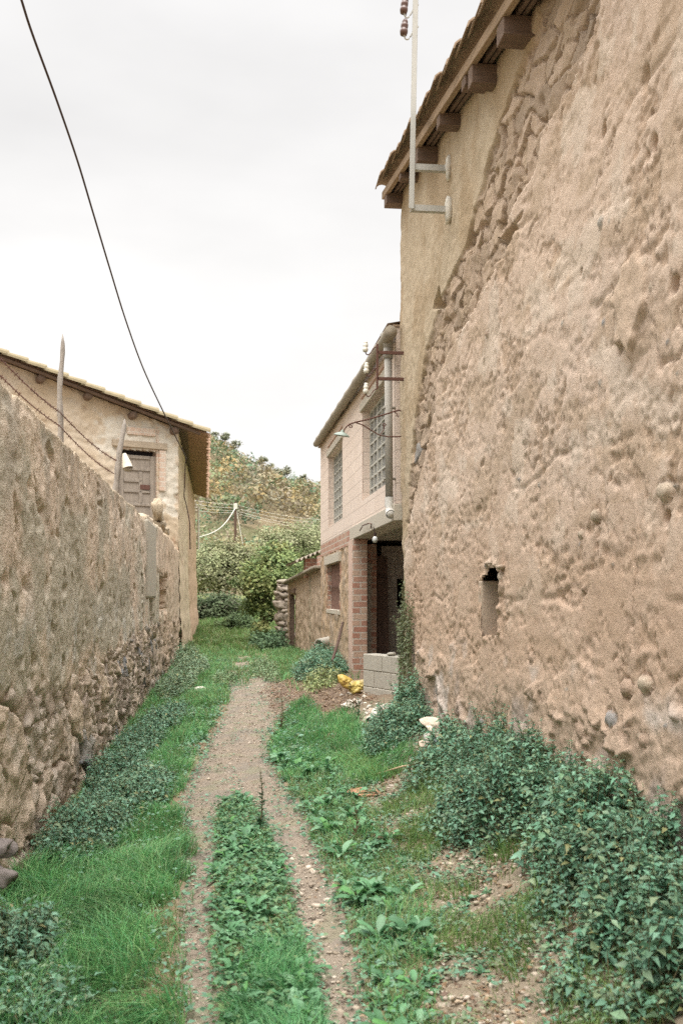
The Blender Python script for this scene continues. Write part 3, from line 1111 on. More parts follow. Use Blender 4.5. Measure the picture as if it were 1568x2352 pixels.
# bent rod under the beam
m = MB()
m.tube([at_X(826, 1219, 1.93), at_X(833, 1207, 1.93), at_X(846, 1202, 1.93), at_X(853, 1203, 1.93), at_X(851, 1213, 1.96)], .008, 6)
tag(m.build('bent_rod', M_RUST), 'short bent iron rod sticking out of the concrete beam over the opening', 'rod')

# ------------------------------------------------------------------ low block wall jutting out
bw = np.array([2.0, 11.50]), np.array([1.69, 12.30])
dirw = (bw[1] - bw[0]) / np.linalg.norm(bw[1] - bw[0])
nrm = np.array([-dirw[1], dirw[0]])
if nrm[1] > 0:
    nrm = -nrm
blockw = thing('block_wall', 'short low wall of grey concrete blocks jutting from the barn corner', 'wall', ((bw[0][0] + bw[1][0]) / 2, (bw[0][1] + bw[1][1]) / 2, .40))
Lw = np.linalg.norm(bw[1] - bw[0])
for course in range(3):
    z0 = .335 + course * .203
    cuts = [0, .40, Lw] if course % 2 == 0 else [0, .19, .59, Lw]
    for k in range(len(cuts) - 1):
        a_ = bw[0] + dirw * (cuts[k] + .004)
        b_ = bw[0] + dirw * (cuts[k + 1] - .004)
        c_ = (a_ + b_) / 2 - nrm * .10
        jx = prng.uniform(-.004, .004)
        m = MB()
        h_ = (b_ - a_) / 2
        m.obox((c_[0] + jx, c_[1], z0 + .098), (h_[0], h_[1], 0), (nrm[0] * .098, nrm[1] * .098, 0), (0, 0, .098))
        m.build('block', M_CONCB if 'M_CONCB' in globals() else M_CONC, blockw, bev=.007)
m = MB()
a_, b_ = bw[0] - nrm * .10, bw[1] - nrm * .10
h_ = (b_ - a_) / 2
m.obox(((a_ + b_)[0] / 2, (a_ + b_)[1] / 2, .33 + .30), (h_[0] * .99, h_[1] * .99, 0), (nrm[0] * .09, nrm[1] * .09, 0), (0, 0, .30))
m.build('mortar', mat('mortar', (.30, .26, .21), var=.2), blockw)
m = MB()
p_ = bw[0] + dirw * .28 - nrm * .07
m.rock((p_[0], p_[1], .962), (.075, .05, .022), 4, .2, 1.0)
tag(m.build('flat_stone', M_CONC, smooth=True), 'flat grey stone lying on top of the low block wall', 'stone')

# ------------------------------------------------------------------ shed beyond the house
SH = [np.array([2.02, 21.36]), np.array([1.80, 29.2])]
shed = thing('rammed_earth_shed', 'low earth walled shed with a corrugated roof and a narrow door past the block house', 'shed', (3, 25, .2))
nu, nv = 150, 60
U, T = np.meshgrid(np.linspace(0, 1, nu), np.linspace(0, 1, nv), indexing='ij')
sxx, syy = lerp(SH[0][0], SH[1][0], U), lerp(SH[0][1], SH[1][1], U)
ztopS = lerp(2.26, 2.02, U)
szz = lerp(-.2, 1, T) * 0 + (-.2 + T * (ztopS + .2))
n1, n2 = fbm(syy * 1.5, szz * 1.5, 4, 220), fbm(syy * 5, szz * 6, 3, 221)
dU = .03 * n1 + .03 * n2 - .04 * np.exp(-(((syy - 23.4) + .1 * n1) / .05) ** 2) - .05 * np.exp(-(((syy - 21.9) + .08 * n1) / .05) ** 2)
cc = mixc(np.zeros(U.shape + (3,)) + np.array((.42, .325, .235)), (.34, .26, .185), sstep(-.2, .5, n1 + .5 * n2))
cc = mixc(cc, (.24, .23, .15), .7 * np.exp(-(((syy - 23.4) + .1 * n1) / .12) ** 2))
DY = (26.9, 28.5)
inD = (syy > DY[0]) & (syy < DY[1]) & (szz < 1.72)
kq = ~(inD[:-1, :-1] & inD[1:, :-1] & inD[1:, 1:] & inD[:-1, 1:])
sheet('wall', np.stack([sxx - dU, syy, szz], -1), M_LOWERW, shed, cc, flip=True, keep=kq)
xs_ = lambda y: lerp(SH[0][0], SH[1][0], (y - SH[0][1]) / (SH[1][1] - SH[0][1]))
m = MB()
m.box(2.3, 5.5, 21.4, 21.45, 0, 2.2)
m.box(2.15, 5.5, 29.0, 29.15, 0, 2.0)
m.box(5.4, 5.5, 21.4, 29.1, 0, 2.2)
m.build('back_wall', M_EARTH_PLAIN, shed)
m = MB()
m.bar((xs_(27.7) + .17, DY[0], .8), (xs_(27.7) + .13, DY[1], .8), .03, 1.95)
dr = m.build('door', M_OLDWOOD, shed)
m = MB()
m.box(xs_(28.5) - .03, xs_(28.5) + .12, DY[1] - .02, DY[1] + .10, .0, 1.75)
m.box(xs_(26.9) - .02, xs_(26.9) + .12, DY[0] - .1, DY[0] + .02, .0, 1.75)
m.box(xs_(28.5) - .03, xs_(28.5) + .16, DY[0] - .14, DY[1] + .14, 1.752, 1.86)
m.build('door_frame', M_WOOD, shed)
m = MB()
m.bar((SH[0][0] - .04, SH[0][1], 2.285), (SH[1][0] - .06, SH[1][1] + .1, 2.05), .26, .06)
m.build('coping', M_GUT, shed, bev=.015)
m = MB()
m.box(2.12, 2.36, 21.40, 23.6, 2.26, 2.60)
m.box(1.86, 2.3, 23.6, 24.1, 2.1, 2.56)
m.build('parapet', M_BRICK, shed)
# corrugated sheet, its wavy end towards the lane mouth
nx_ = 120
xx_ = np.linspace(1.60, 5.2, nx_ * 3)
prof = .034 * np.sin(xx_ / .105 * 2 * math.pi)
zz_ = 2.47 + (xx_ - 1.60) * .42
P = np.zeros((len(xx_), 5, 3))
for k, (yo_, zo_) in enumerate(((23.4, 0), (27.5, .02), (27.5, .012), (23.4, -.012), (23.4, 0))):
    P[:, k, 0] = xx_
    P[:, k, 1] = yo_
    P[:, k, 2] = zz_ + prof + zo_
sheet('corrugated_roof', P, M_GUT, shed, smooth=False)
# clay pipe end poking out of the shed wall
pc = at_X(732, 1479, 1.80)
m = MB()
dv = np.array([-.55, -.83, -.08])
dv /= np.linalg.norm(dv)
m.lathe([(.098, -.45), (.10, 0), (.092, .01), (.078, .008), (.07, -.02), (.068, -.30), (0, -.30)], pc, dv, 20)
tag(m.build('clay_pipe', M_CONC, smooth=True), 'short grey clay pipe end sticking out of the shed wall above the weeds', 'pipe')
# rubble gate pillar
pil = MB()
zc = -.05
k = 0
while zc < 2.05:
    h_ = prng.uniform(.13, .27)
    for q in range(2):
        pil.rock((1.66 + q * .20 + prng.uniform(-.05, .05), 30.2 + prng.uniform(-.05, .05), zc + h_ * .5), (prng.uniform(.12, .19), .22, h_ * prng.uniform(.5, .66)), k, .34, prng.uniform(-.5, .5), 3)
        k += 1
    zc += h_ * .85
M_STONE = mat('field_stone', (.30, .25, .20), var=.3, scale=5, bump=.4, bscale=40)
gp = thing('stone_pillar', 'rubble stone gate pillar with a flat capstone, dark tree behind it', 'pillar', (1.76, 30.2, 0))
pil.build('rubble', M_STONE, gp, smooth=True)
m = MB()
m.rock((1.76, 30.2, 2.10), (.27, .28, .07), 77, .1)
m.build('capstone', M_GUT, gp, smooth=True)
m = MB()
m.rock((*on_ground(662, 1507)[:2], .12), (.14, .10, .06), 6, .1)
tag(m.build('door_stone', M_LINT, smooth=True), 'pale stone block on the ground at the shed doorway', 'stone')

# ------------------------------------------------------------------ yellow sack
M_SACK = mat('yellow_plastic_sack', attr=True, rough=.45, var=.12, scale=12, bump=.25, bscale=25, bdist=.01, spec=.4)


def cushion(outline, Yp, T, zfloor, leanb=.0, seed=0, wr=.35, off=0., nr=16, na=72):
    """flattened bag or fold of cloth: pixel outline gives its real size at distance Yp; T is its half thickness."""
    q = np.array([at_Y(x, y, Yp) for x, y in outline])
    L_ = np.concatenate([[0], np.cumsum(np.linalg.norm(np.diff(np.vstack([q, q[:1]]), axis=0), axis=1))])
    u = np.linspace(0, L_[-1], na, endpoint=False)
    qq = np.vstack([q, q[:1]])
    b_ = np.stack([np.interp(u, L_, qq[:, k]) for k in range(3)], -1)
    for _ in range(2):
        b_ = .5 * b_ + .25 * np.roll(b_, 1, 0) + .25 * np.roll(b_, -1, 0)
    c = b_.mean(0)
    rad = np.sin(np.linspace(0, math.pi / 2, nr))
    rows = []
    for sgn in (-1, 1):
        rr = rad if sgn < 0 else rad[::-1]
        for r in rr:
            p = c + (b_ - c) * r
            w_ = fbm(p[:, 0] * 14 + seed, p[:, 2] * 14, 3, seed) * wr + .5 * wr * np.abs(fbm(p[:, 0] * 9 + p[:, 2] * 14, p[:, 2] * 5, 2, seed + 4))
            p = p.copy()
            p[:, 1] += off + sgn * T * np.sqrt(max(1 - r * r, 0)) * (1 + w_) + sgn * .004
            p[:, 1] += (p[:, 2] - zfloor) * leanb
            rows.append(p)
    P = np.array(rows)
    return np.concatenate([P, P[:, :1]], 1)


psk = on_ground(815, 1594)
sack = thing('yellow_sack', 'crumpled yellow plastic sack with dark lettering lying against the low block wall', 'sack', psk)
body = [(794, 1564), (803, 1560), (815, 1564), (826, 1563), (838, 1560), (842, 1572), (841, 1584), (830, 1590), (816, 1595), (806, 1596), (801, 1586), (793, 1578)]
mouth = [(775, 1551), (784, 1549), (793, 1551), (811, 1561), (812, 1572), (802, 1582), (794, 1583), (785, 1576), (777, 1567)]
Pb = cushion(body, psk[1], .085, psk[2], .25, 3)
cs = mixc(np.zeros(Pb.shape[:2] + (3,)) + np.array((.54, .42, .12)), (.40, .31, .13), sstep(-.1, .5, fbm(Pb[..., 0] * 9, Pb[..., 2] * 9, 3, 302)))
sheet('bag', Pb, M_SACK, sack, cs)
Pm = cushion(mouth, psk[1], .05, psk[2], .25, 9, .35, -.02)
cs2 = mixc(np.zeros(Pm.shape[:2] + (3,)) + np.array((.50, .35, .08)), (.36, .22, .06), sstep(-.1, .4, fbm(Pm[..., 0] * 12, Pm[..., 2] * 12, 3, 303)))
sheet('mouth', Pm, M_SACK, sack, cs2)
m = MB()
LET = {'H': [((0, 0), (0, 1)), ((1, 0), (1, 1)), ((0, .5), (1, .5))], 'E': [((0, 0), (0, 1)), ((0, 0), (1, 0)), ((0, .5), (.8, .5)), ((0, 1), (1, 1))],
       'A': [((0, 0), (.5, 1)), ((.5, 1), (1, 0)), ((.2, .4), (.8, .4))]}
Pf = Pb[:16].reshape(-1, 3)


def on_bag(x, y):
    q = at_Y(x, y, psk[1])
    k = np.argmin((Pf[:, 0] - q[0]) ** 2 + (Pf[:, 2] - q[2]) ** 2)
    return np.array([q[0], Pf[k, 1] - .006, q[2]])


for li, ch in enumerate('AEEH'):
    for (x0, y0), (x1, y1) in LET[ch]:
        m.tube([on_bag(803.5 - 5.0 * yy2 + .25 * li, 1566 + 4.6 * li + 3.4 * xx) for xx, yy2 in ((x0, y0), (x1, y1))], .0026, 5)
m.build('lettering', M_CABLE, sack)

# ------------------------------------------------------------------ crumpled cloth, rubble, sticks
M_CLOTH = mat('dirty_sacking', attr=True, rough=.9, var=.12, scale=14, bump=.35, bscale=90)


def crumple(name, label, cat, px, size, hgt, seed, cfun, m):
    c = on_ground(*px)
    n = 46
    A, B = np.meshgrid(np.linspace(-1, 1, n), np.linspace(-1, 1, n), indexing='ij')
    r = np.hypot(A, B)
    edge_ = 1 + .22 * fbm(np.cos(np.arctan2(B, A)) * 1.5 + seed, np.sin(np.arctan2(B, A)) * 1.5, 3, seed)
    z = hgt * np.clip(1 - r ** 2 * .8, 0, 1) ** .7 * (.75 + .55 * fbm(A * 1.6 + seed, B * 1.6, 4, seed))
    rid = np.abs(fbm(A * 1.5 + .4 * B, B * 2.4, 3, seed + 3))
    z += hgt * .15 * sstep(.22, 0., rid) * sstep(.95, .6, r)
    z += hgt * .12 * fbm(A * 6, B * 6, 2, seed + 5)
    X_ = c[0] + A * size[0] * edge_ + .04 * fbm(A * 3, B * 3, 2, seed + 8)
    Y_ = c[1] + B * size[1] * edge_ + .04 * fbm(A * 3, B * 3, 2, seed + 9)
    Z_ = gz(X_, Y_) + np.maximum(z, .0) + .01 - .06 * sstep(.92, 1.0, np.maximum(abs(A), abs(B)))
    keep_ = (r * (1 + .15 * fbm(A * 3, B * 3, 2, seed + 11)) < 1.0)[:-1, :-1]
    o = sheet(name, np.stack([X_, Y_, Z_], -1), m, None, cfun(A, B), keep=keep_)
    return tag(o, label, cat)


pcl = on_ground(1010, 1712)
sk = thing('sacking_heap', 'crumpled cream and blue sacking dumped at the foot of the barn wall', 'sacking', pcl)
for nm_, outl, T_, ca, cb, off_ in (
        ('fold', [(966, 1656), (985, 1650), (1008, 1651), (1030, 1666), (1056, 1690), (1052, 1699), (1030, 1700), (1010, 1690), (990, 1672), (972, 1668)], .035, (.60, .50, .40), (.46, .37, .29), -.05),
        ('fold', [(978, 1668), (995, 1668), (1020, 1690), (1040, 1702), (1030, 1708), (1010, 1704), (990, 1688)], .03, (.62, .53, .43), (.50, .40, .31), -.075),
        ('blue_fold', [(972, 1692), (985, 1678), (1002, 1684), (1022, 1700), (1018, 1712), (995, 1712), (975, 1704)], .03, (.34, .39, .42), (.50, .45, .39), -.04),
        ('fold', [(960, 1704), (985, 1696), (1020, 1706), (1050, 1698), (1056, 1708), (1030, 1720), (990, 1722), (962, 1716)], .045, (.52, .42, .33), (.38, .30, .23), -.02)):
    P_ = cushion(outl, pcl[1], T_, pcl[2], .75, len(outl) * 7 + int(T_ * 1000), .8, off_)
    c_ = mixc(np.zeros(P_.shape[:2] + (3,)) + np.array(ca), cb, sstep(-.1, .5, fbm(P_[..., 0] * 10, P_[..., 2] * 14, 3, 402)))
    sheet(nm_, P_, M_CLOTH, sk, c_)
cwhite = lambda A, B: mixc(np.zeros(A.shape + (3,)) + np.array((.60, .55, .48)), (.42, .34, .26), sstep(-.1, .5, fbm(A * 3, B * 3, 3, 403)))
crumple('plaster_heap', 'spill of broken white plaster below the low block wall, larger of the two', 'rubble', (880, 1640), (.24, .25), .09, 31, cwhite, M_CLOTH)
crumple('plaster_heap', 'small white plaster lump left of the larger plaster spill', 'rubble', (806, 1625), (.09, .10), .08, 41, cwhite, M_CLOTH)
m = MB()
for k in range(26):
    p_ = on_ground(prng.uniform(780, 930), prng.uniform(1592, 1640))
    s_ = prng.uniform(.012, .04)
    m.rock((p_[0], p_[1], p_[2] + s_ * .3), (s_, s_ * .8, s_ * .55), k, .3, prng.uniform(0, 3), 1)
o = tag(m.build('plaster_crumbs', M_PALE), 'scatter of small white plaster crumbs round the plaster heaps', 'rubble', kind='stuff')
a_, b_ = on_ground(852, 1790), on_ground(1000, 1765)
m = MB()
m.tube([a_ + (0, 0, .03), lerp(a_, b_, .5) + (0, 0, .06), b_ + (0, 0, .05)], [.004, .008, .010], 6)
m.tube([lerp(a_, b_, .55) + (0, 0, .06), lerp(a_, b_, .9) + (.02, -.06, .09)], [.006, .003], 6)
tag(m.build('dry_stick', mat('dry_stick', (.42, .32, .20), var=.15), smooth=True), 'long dry stick lying across the grass below the sacking heap', 'stick')
m = MB()
p_ = on_ground(836, 1822)
m.rock((p_[0], p_[1], p_[2] + .008), (.13, .16, .018), 9, .2, .4)
tag(m.build('broken_tile', mat('crumbled_brick', (.40, .21, .13), var=.25, bump=.5)), 'patch of crumbled orange tile trodden into the grass beside the stick', 'tile')
# leaning pole in the nettles by the pillar
p0, p1 = at_X(763, 1518, 1.62), at_X(787, 1430, 1.90)
m = MB()
m.tube([p0 + (0, 0, -.25), p0, lerp(p0, p1, .5) + (.01, 0, 0), p1], [.024, .024, .023, .021], 8)
tag(m.build('leaning_pole', mat('dark_pole', (.10, .065, .05), var=.3, bump=.3)), 'dark pole leaning out of the nettles against the earth wall', 'pole')

# ================================================================== garden wall on the left (plane X = -1.3)
XL = -1.30
ZT = 1.65 + 1.256


def left_sheet(name, y0, y1, step0, step1, topf, parent, seed, ruined=False):
    ys_ = [y0]
    while ys_[-1] < y1:
        ys_.append(ys_[-1] + lerp(step0, step1, (ys_[-1] - y0) / (y1 - y0)))
    ys_ = np.array(ys_)
    nz_ = int(3.2 / max(.017, step0 * .95))
    zn = np.linspace(0, 1, nz_)
    Y, T = np.meshgrid(ys_, zn, indexing='ij')
    tp = topf(Y)
    Z = -.3 + T * (tp + .3)
    big, med = fbm(Y * .6, Z * .6, 3, seed), fbm(Y * 2.2, Z * 2.4, 4, seed + 1)
    fin, vf = fbm(Y * 8, Z * 8, 4, seed + 2), fbm(Y * 20, Z * 20, 3, seed + 3)
    er = fbm(Y * 1.6, Z * 1.6, 4, seed + 4)
    skin = sstep(-.35, -.05, er)
    d = lerp(-.014 + .010 * med + .010 * fin, .006 * med + .005 * fin, skin) + .005 * vf + .02 * big
    d -= .035 * sstep(.45, .7, fbm(Y * 3.2, Z * 3.2, 3, seed + 5))
    # footing of stones below about one metre
    sl = np.interp(Y, [4, 5.7, 6.5, 8, 10, 15.5, 18, 28], [1.2, 1.17, 1.03, .93, .92, 1.10, 1.12, 1.05]) + .10 * med + .05 * fin
    st = sstep(.02, -.03, Z - sl)
    sc = np.interp(Y, [5, 8, 12, 18], [1.5, 2.0, 3.6, 4.6])
    wx, wz = fbm(Y * 2, Z * 2, 2, seed + 6) * .16, fbm(Y * 2.4, Z * 2.4, 2, seed + 7) * .12
    Yc = np.cumsum(np.concatenate([[0], np.diff(ys_) * np.interp(ys_[1:], [5, 8, 12, 18], [1.5, 2.0, 3.6, 4.6])]))[:, None] + 0 * Z
    f1, f2, cid, ftl = voro(Yc + wx * sc, (Z + wz) * sc * 1.25, seed + 8, .85, True)
    t1, t2, tid = voro(Y * 9 + fin * .3, Z * 11, seed + 9)
    isst = cid > .30
    dome = sstep(.02, .10, f2 - f1) * (1 + .9 * ftl)
    d_st = np.where(isst, -.045 + np.interp(Y, [6, 10, 16], [.042, .048, .055]) * dome * (.5 + .7 * cid) + .012 * med + .02 * fbm(Y * 3 + cid * 7, Z * 4, 3, seed + 21), -.03 + .035 * sstep(.05, .3, t2 - t1) * (tid > .5)) + .012 * fin + .007 * vf
    d_st = d_st - .012 - .035 * np.exp(-(f2 - f1) / .035) * isst
    d = lerp(d, d_st, st)
    d -= .035 * np.exp(-((Z - sl - .02) / .03) ** 2) * sstep(-.2, .3, fbm(Y * 2, Y * 0 + 5, 3, seed + 10))   # undercut edge of the render
    c = np.zeros(Y.shape + (3,)) + np.array((.52, .42, .325))
    c = mixc(c, (.56, .46, .355), sstep(-.1, .5, fbm(Y * .9, Z * .9, 4, seed + 11)))
    lich = sstep(-.22, .30, fbm(Y * .75, Z * .95, 4, seed + 12) + .35 * np.exp(-((Z - 1.55) / .45) ** 2) - .12 * (Y > 11))
    c = mixc(c, (.37, .345, .27), .75 * lich)
    c = mixc(c, (.45, .435, .385), .6 * sstep(.15, .5, fbm(Y * 2.4, Z * 2.4, 4, seed + 13)) * sstep(2.0, 1.2, Z))
    c = mixc(c, (.33, .29, .235), .5 * sstep(.1, .5, fbm(Y * 3.2, Z * .55, 3, seed + 14)) * sstep(tp - 1.3, tp - .1, Z))   # dark rain streaks from the top
    c = mixc(c, (.44, .36, .26), .8 * sstep(tp - .05, tp - .01, Z))
    cs_ = np.stack([lerp(.30, .52, (cid * 7.3) % 1), lerp(.245, .42, (cid * 7.3) % 1), lerp(.20, .32, (cid * 7.3) % 1)], -1)
    cs_ = np.where((cid > .93)[..., None], np.array((.20, .20, .20)), cs_)
    cs_ = np.where(isst[..., None], mixc(cs_, (.30, .235, .17), .7 * sstep(.07, .01, f2 - f1)), np.array((.47, .395, .32)))
    cs_ = mixc(cs_, (.42, .37, .31), .55 * sstep(.1, .5, fbm(Y * 2.6, Z * 2.2, 4, seed + 15)))
    c = c * (1 - st)[..., None] + cs_ * st[..., None]
    if ruined:
        hol = np.maximum(sstep(.04, 0, np.maximum(np.abs(Y - 21.0) - 1.4, np.abs(Z - 1.70) - .36) + .15 * fin),
                         sstep(.04, 0, np.maximum(np.abs(Y - 24.6) - .25, np.abs(Z - 1.75) - .55) + .1 * fin))
        hol = np.maximum(hol, sstep(.04, 0, np.maximum(np.abs(Y - 17.6) - .45, np.abs(Z - 1.42) - .16) + .1 * fin))
        d -= .17 * hol
        d += .03 * fbm(Y * 3, Z * .7, 3, seed + 16)
        c = mixc(c, (.40, .26, .17), .8 * hol)
        c = mixc(c, (.46, .34, .235), .6 * sstep(18, 23, Y))
    else:
        hol = sstep(.03, 0, np.maximum(np.abs(Y - 15.75) - .10, np.abs(Z - 1.62) - .36) + .04 * fin)
        d -= .16 * hol
        # one hollow between the big footing stones
        p = at_X(190, 1760, XL)
        d -= .16 * sstep(.03, -.02, np.maximum(np.abs(Y - p[1]) - .10, np.abs(Z - p[2]) - .20) + .05 * fin)
    X = XL + d
    P = np.stack([X, Y, Z], -1)
    # over the top and down the back: real thickness
    bk = []
    for k, (dx, dz) in enumerate(((-.10, .035), (-.22, .03), (-.38, .0), (-.45, -.10), (-.45, -2.8))):
        q = np.stack([XL + dx + 0 * ys_, ys_, tp[:, 0] + dz + .02 * fbm(ys_ * 3, ys_ * 0 + k, 3, seed + 20)], -1)
        bk.append(q[:, None, :])
    P = np.concatenate([P] + bk, 1)
    ct = np.zeros((len(ys_), 5, 3)) + np.array((.44, .37, .27))
    c = np.concatenate([c, ct], 1)
    for e_ in ((0,) if ruined else (0, -1)):      # close the ends
        P[e_, :, 0] = XL - .44
    return sheet(name, P, M_EARTH_L, parent, c)


gw = thing('garden_wall', 'long lichened mud and stone wall with two sticks and barbed wire along its top', 'wall', (XL - .2, 9, -.1))
left_sheet('wall', 1.0, 16.5, .016, .024, lambda Y: ZT + .018 * fbm(Y * .8, Y * 0, 3, 501) + .008 * fbm(Y * 6, Y * 0, 3, 502) - .05 * sstep(15.4, 16.4, Y), gw, 510)
rw = thing('ruined_wall', 'crumbling end of the lane wall with a grey pilaster, hollows and a broken top by the pale house', 'wall', (XL - .2, 22, 0))
left_sheet('wall', 16.52, 28.1, .045, .05, lambda Y: 2.98 - .02 * (Y - 16.5) * 0 + .05 * fbm(Y * .9, Y * 0, 3, 503) + .06 * fbm(Y * 4, Y * 0, 2, 504) - .10 * sstep(23, 27, Y), rw, 540, True)
m = MB()
m.box(XL - .3, XL + .035, 16.56, 18.4, 1.62, 2.93)
o = m.build('pilaster', mat('grey_render', (.36, .325, .26), var=.18, bump=.4), rw, bev=.04)
m = MB()
p_ = at_X(362, 1178, XL - .25)
m.rock((p_[0], p_[1], p_[2] + .04), (.13, .4, .26), 3, .35, 0, 3)
m.rock((p_[0] + .05, p_[1] + .1, p_[2] - .28), (.13, .36, .13), 5, .4, 0, 3)
m.rock((p_[0] + .05, p_[1] + 1.6, p_[2] - .32), (.13, .36, .10), 6, .4, 0, 3)
m.build('masonry_lump', mat('pale_rubble', (.33, .265, .185), var=.28, scale=7, bump=.7, bscale=30, bdist=.03), rw, smooth=True)

# sticks and barbed wire on the wall top
def stick(name, label, base, top, r):
    m = MB()
    b_, t_ = at_X(*base, XL - .12), None
    t_ = at_Y(*top, b_[1])
    b_ = b_ + np.array([0, 0, -.12])
    pts, rs = [], []
    for t in np.linspace(0, 1, 14):
        pts.append(lerp(b_, t_, t) + np.array([.008 * math.sin(9 * t), .008 * math.cos(7 * t), 0]))
        rs.append(r * (1 - .35 * t) * (1 + .12 * math.sin(23 * t)) * (1 if t < .9 else (1 - t) * 10 * .8 + .2))
    m.tube(pts, rs, 9)
    o = m.build(name, M_GREYPOST, smooth=True)
    return tag(o, label, 'post', 'sticks on the garden wall'), b_, t_


s1, s1b, s1t = stick('fence_stick', 'tall pointed grey stick standing on the garden wall against the sky', (137, 1003), (143, 767), .028)
s2, s2b, s2t = stick('fence_stick', 'leaning weathered stick with a cut plastic jug on it, in front of the old door', (263, 1118), (286, 962), .043)


def barbed(label, pxs):
    pts = [np.array(p) for p in pxs]
    m = MB()
    fine = []
    for a_, b_ in zip(pts[:-1], pts[1:]):
        n_ = max(8, int(np.linalg.norm(b_ - a_) / .05))
        for k in range(n_):
            t = k / n_
            fine.append(lerp(a_, b_, t) + np.array([0, 0, -.04 * np.linalg.norm(b_ - a_) / 4 * math.sin(math.pi * t)]))
    fine.append(pts[-1])
    m.tube(fine, .0042, 5)
    for k in range(2, len(fine) - 1, 2):
        c_ = fine[k]
        for s_ in (1, -1):
            e_ = np.array([prng.uniform(-1, 1), prng.uniform(-.5, .5), prng.uniform(-1, 1)]) * .016
            m.tube([c_ - e_, c_ + e_], .003, 4)
    return tag(m.build('barbed_wire', M_RUST), label, 'barbed wire', 'barbed wire strands')


XB = XL - .12
barbed('rusty barbed wire, upper of the two strands between the sticks', [at_X(-330, 570, XB), at_X(0, 822, XB), at_X(139, 948, XB + .03), at_X(268, 1058, XB + .04)])
barbed('rusty barbed wire, lower of the two strands between the sticks', [at_X(-330, 640, XB), at_X(0, 862, XB), at_X(137, 978, XB + .03), at_X(262, 1088, XB + .04)])
# cut plastic jug hung on the second stick
jb = at_Y(291, 1064, s2b[1] - .03)
m = MB()
axj = np.array([-.25, .15, 1.])
m.lathe([(.0, .135), (.022, .13), (.03, .11), (.045, .06), (.058, .0), (.064, -.06), (.068, -.065), (.062, -.06), (.055, 0), (.04, .06), (.02, .11)], jb, axj, 18)
jug = thing('plastic_jug', 'cut off cream plastic jug hung mouth down on the leaning stick by the door', 'jug', jb)
m.build('shell', mat('yellowed_plastic', (.56, .50, .40), rough=.5, var=.15, bump=.05), jug, smooth=True)
m = MB()
m.rock(jb + np.array([.015, 0, -.065]), (.05, .05, .035), 2, .35)
m.build('stuffing', mat('wadding', (.30, .25, .19), var=.4, bump=.6), jug, smooth=True)
# stones at the wall foot by the camera
M_FSTONE = mat('purplish_stone', (.22, .19, .175), var=.25, bump=.4)
m = MB()
p_ = at_X(-10, 1925, XL - .01)
m.rock((p_[0], p_[1], p_[2] - .06), (.10, .14, .05), 12, .35, 0, 3)
tag(m.build('field_stone', M_FSTONE, smooth=True), 'grey stone at the foot of the mud wall, upper of two at the left edge', 'stone')
m = MB()
p_ = at_X(-8, 1975, XL + .02)
m.rock((p_[0] - .02, p_[1], p_[2] - .10), (.10, .13, .06), 14, .35, .5, 3)
tag(m.build('field_stone', M_FSTONE, smooth=True), 'grey stone at the foot of the mud wall, lower of two at the left edge', 'stone')
m = MB()
p_ = on_ground(462, 1590)
m.rock((p_[0], p_[1], p_[2] + .04), (.11, .09, .06), 16, .15)
tag(m.build('pale_stone', M_PALE, smooth=True), 'pale stone lying among dead leaves at the left verge', 'stone')

# ================================================================== pale gabled house at the end of the wall
CLp = np.array([-1.32, 28.0, 0])
tL = np.array([-.906, -.423, 0])
nF = np.array([.423, -.906, 0])
cott = thing('gabled_cottage', 'pale plastered old house with yellowish tiled verge and a grey panelled door over the wall', 'house', (-4, 29, 0))


def on_front(x, y, off=0.):
    p = at_plane(x, y, CLp + nF * off, nF)
    return (p - CLp) @ tL, p[2], p


EZ = 1.65 + 372 / FPX * 28.0
r0, r1 = on_front(0, 828), on_front(425, 990)
slope = (r0[1] - r1[1]) / (r0[0] - r1[0])
rakez = lambda a: r1[1] + slope * (a - r1[0])
dl, dr_ = on_front(271, 1027), on_front(363, 1035)
D0, D1, DZ = dr_[0], dl[0], (dl[1] + dr_[1]) / 2
na, nz_ = 190, 150
A_, T_ = np.meshgrid(np.linspace(0, 7.5, na), np.linspace(0, 1, nz_), indexing='ij')
zt_ = rakez(A_)
Zf = .2 + T_ * (zt_ - .2)
n1, n2, n3 = fbm(A_ * 1.1, Zf * 1.1, 4, 601), fbm(A_ * 4, Zf * 4, 4, 602), fbm(A_ * 9, Zf * 9, 3, 603)
ero = sstep(.15, .4, n1 + .4 * n2)
dF = .025 * n2 + .012 * n3 - .035 * ero
cF = mixc(np.zeros(A_.shape + (3,)) + np.array((.50, .40, .285)), (.40, .30, .205), ero * .8)
cF = mixc(cF, (.52, .43, .325), sstep(-.2, .4, fbm(A_ * .8, Zf * .8, 3, 604)))
white = sstep(.25, .05, np.maximum(np.maximum(A_ - D1 - .35, D0 - .30 - A_), np.abs(Zf - DZ - .30) - .32) + .30 * n2)
white = np.maximum(white, sstep(.1, 0, np.maximum(np.abs(A_ - D0 + .30) - .2, np.abs(Zf - DZ + .8) - .9) + .2 * n2))
cF = mixc(cF, (.60, .55, .465), .85 * white)
cF = mixc(cF, (.36, .22, .14), .8 * sstep(3.25, 2.9, Zf + .3 * n2) * sstep(1.2, .7, A_))
hole_ = (A_ > D0) & (A_ < D1) & (Zf < DZ)
P = CLp + tL * A_[..., None] + nF * dF[..., None]
P[..., 2] = Zf
kq = ~(hole_[:-1, :-1] & hole_[1:, :-1] & hole_[1:, 1:] & hole_[:-1, 1:])
M_PALEW = mat('pale_render', attr=True, rough=.95, var=.12, scale=4, fine=50, bump=.5, bscale=30, bdist=.015)
sheet('front_wall', P, M_PALEW, cott, cF, keep=kq)
fp = lambda a, z, off=0.: CLp + tL * a + nF * off + np.array([0, 0, z])
m = MB()
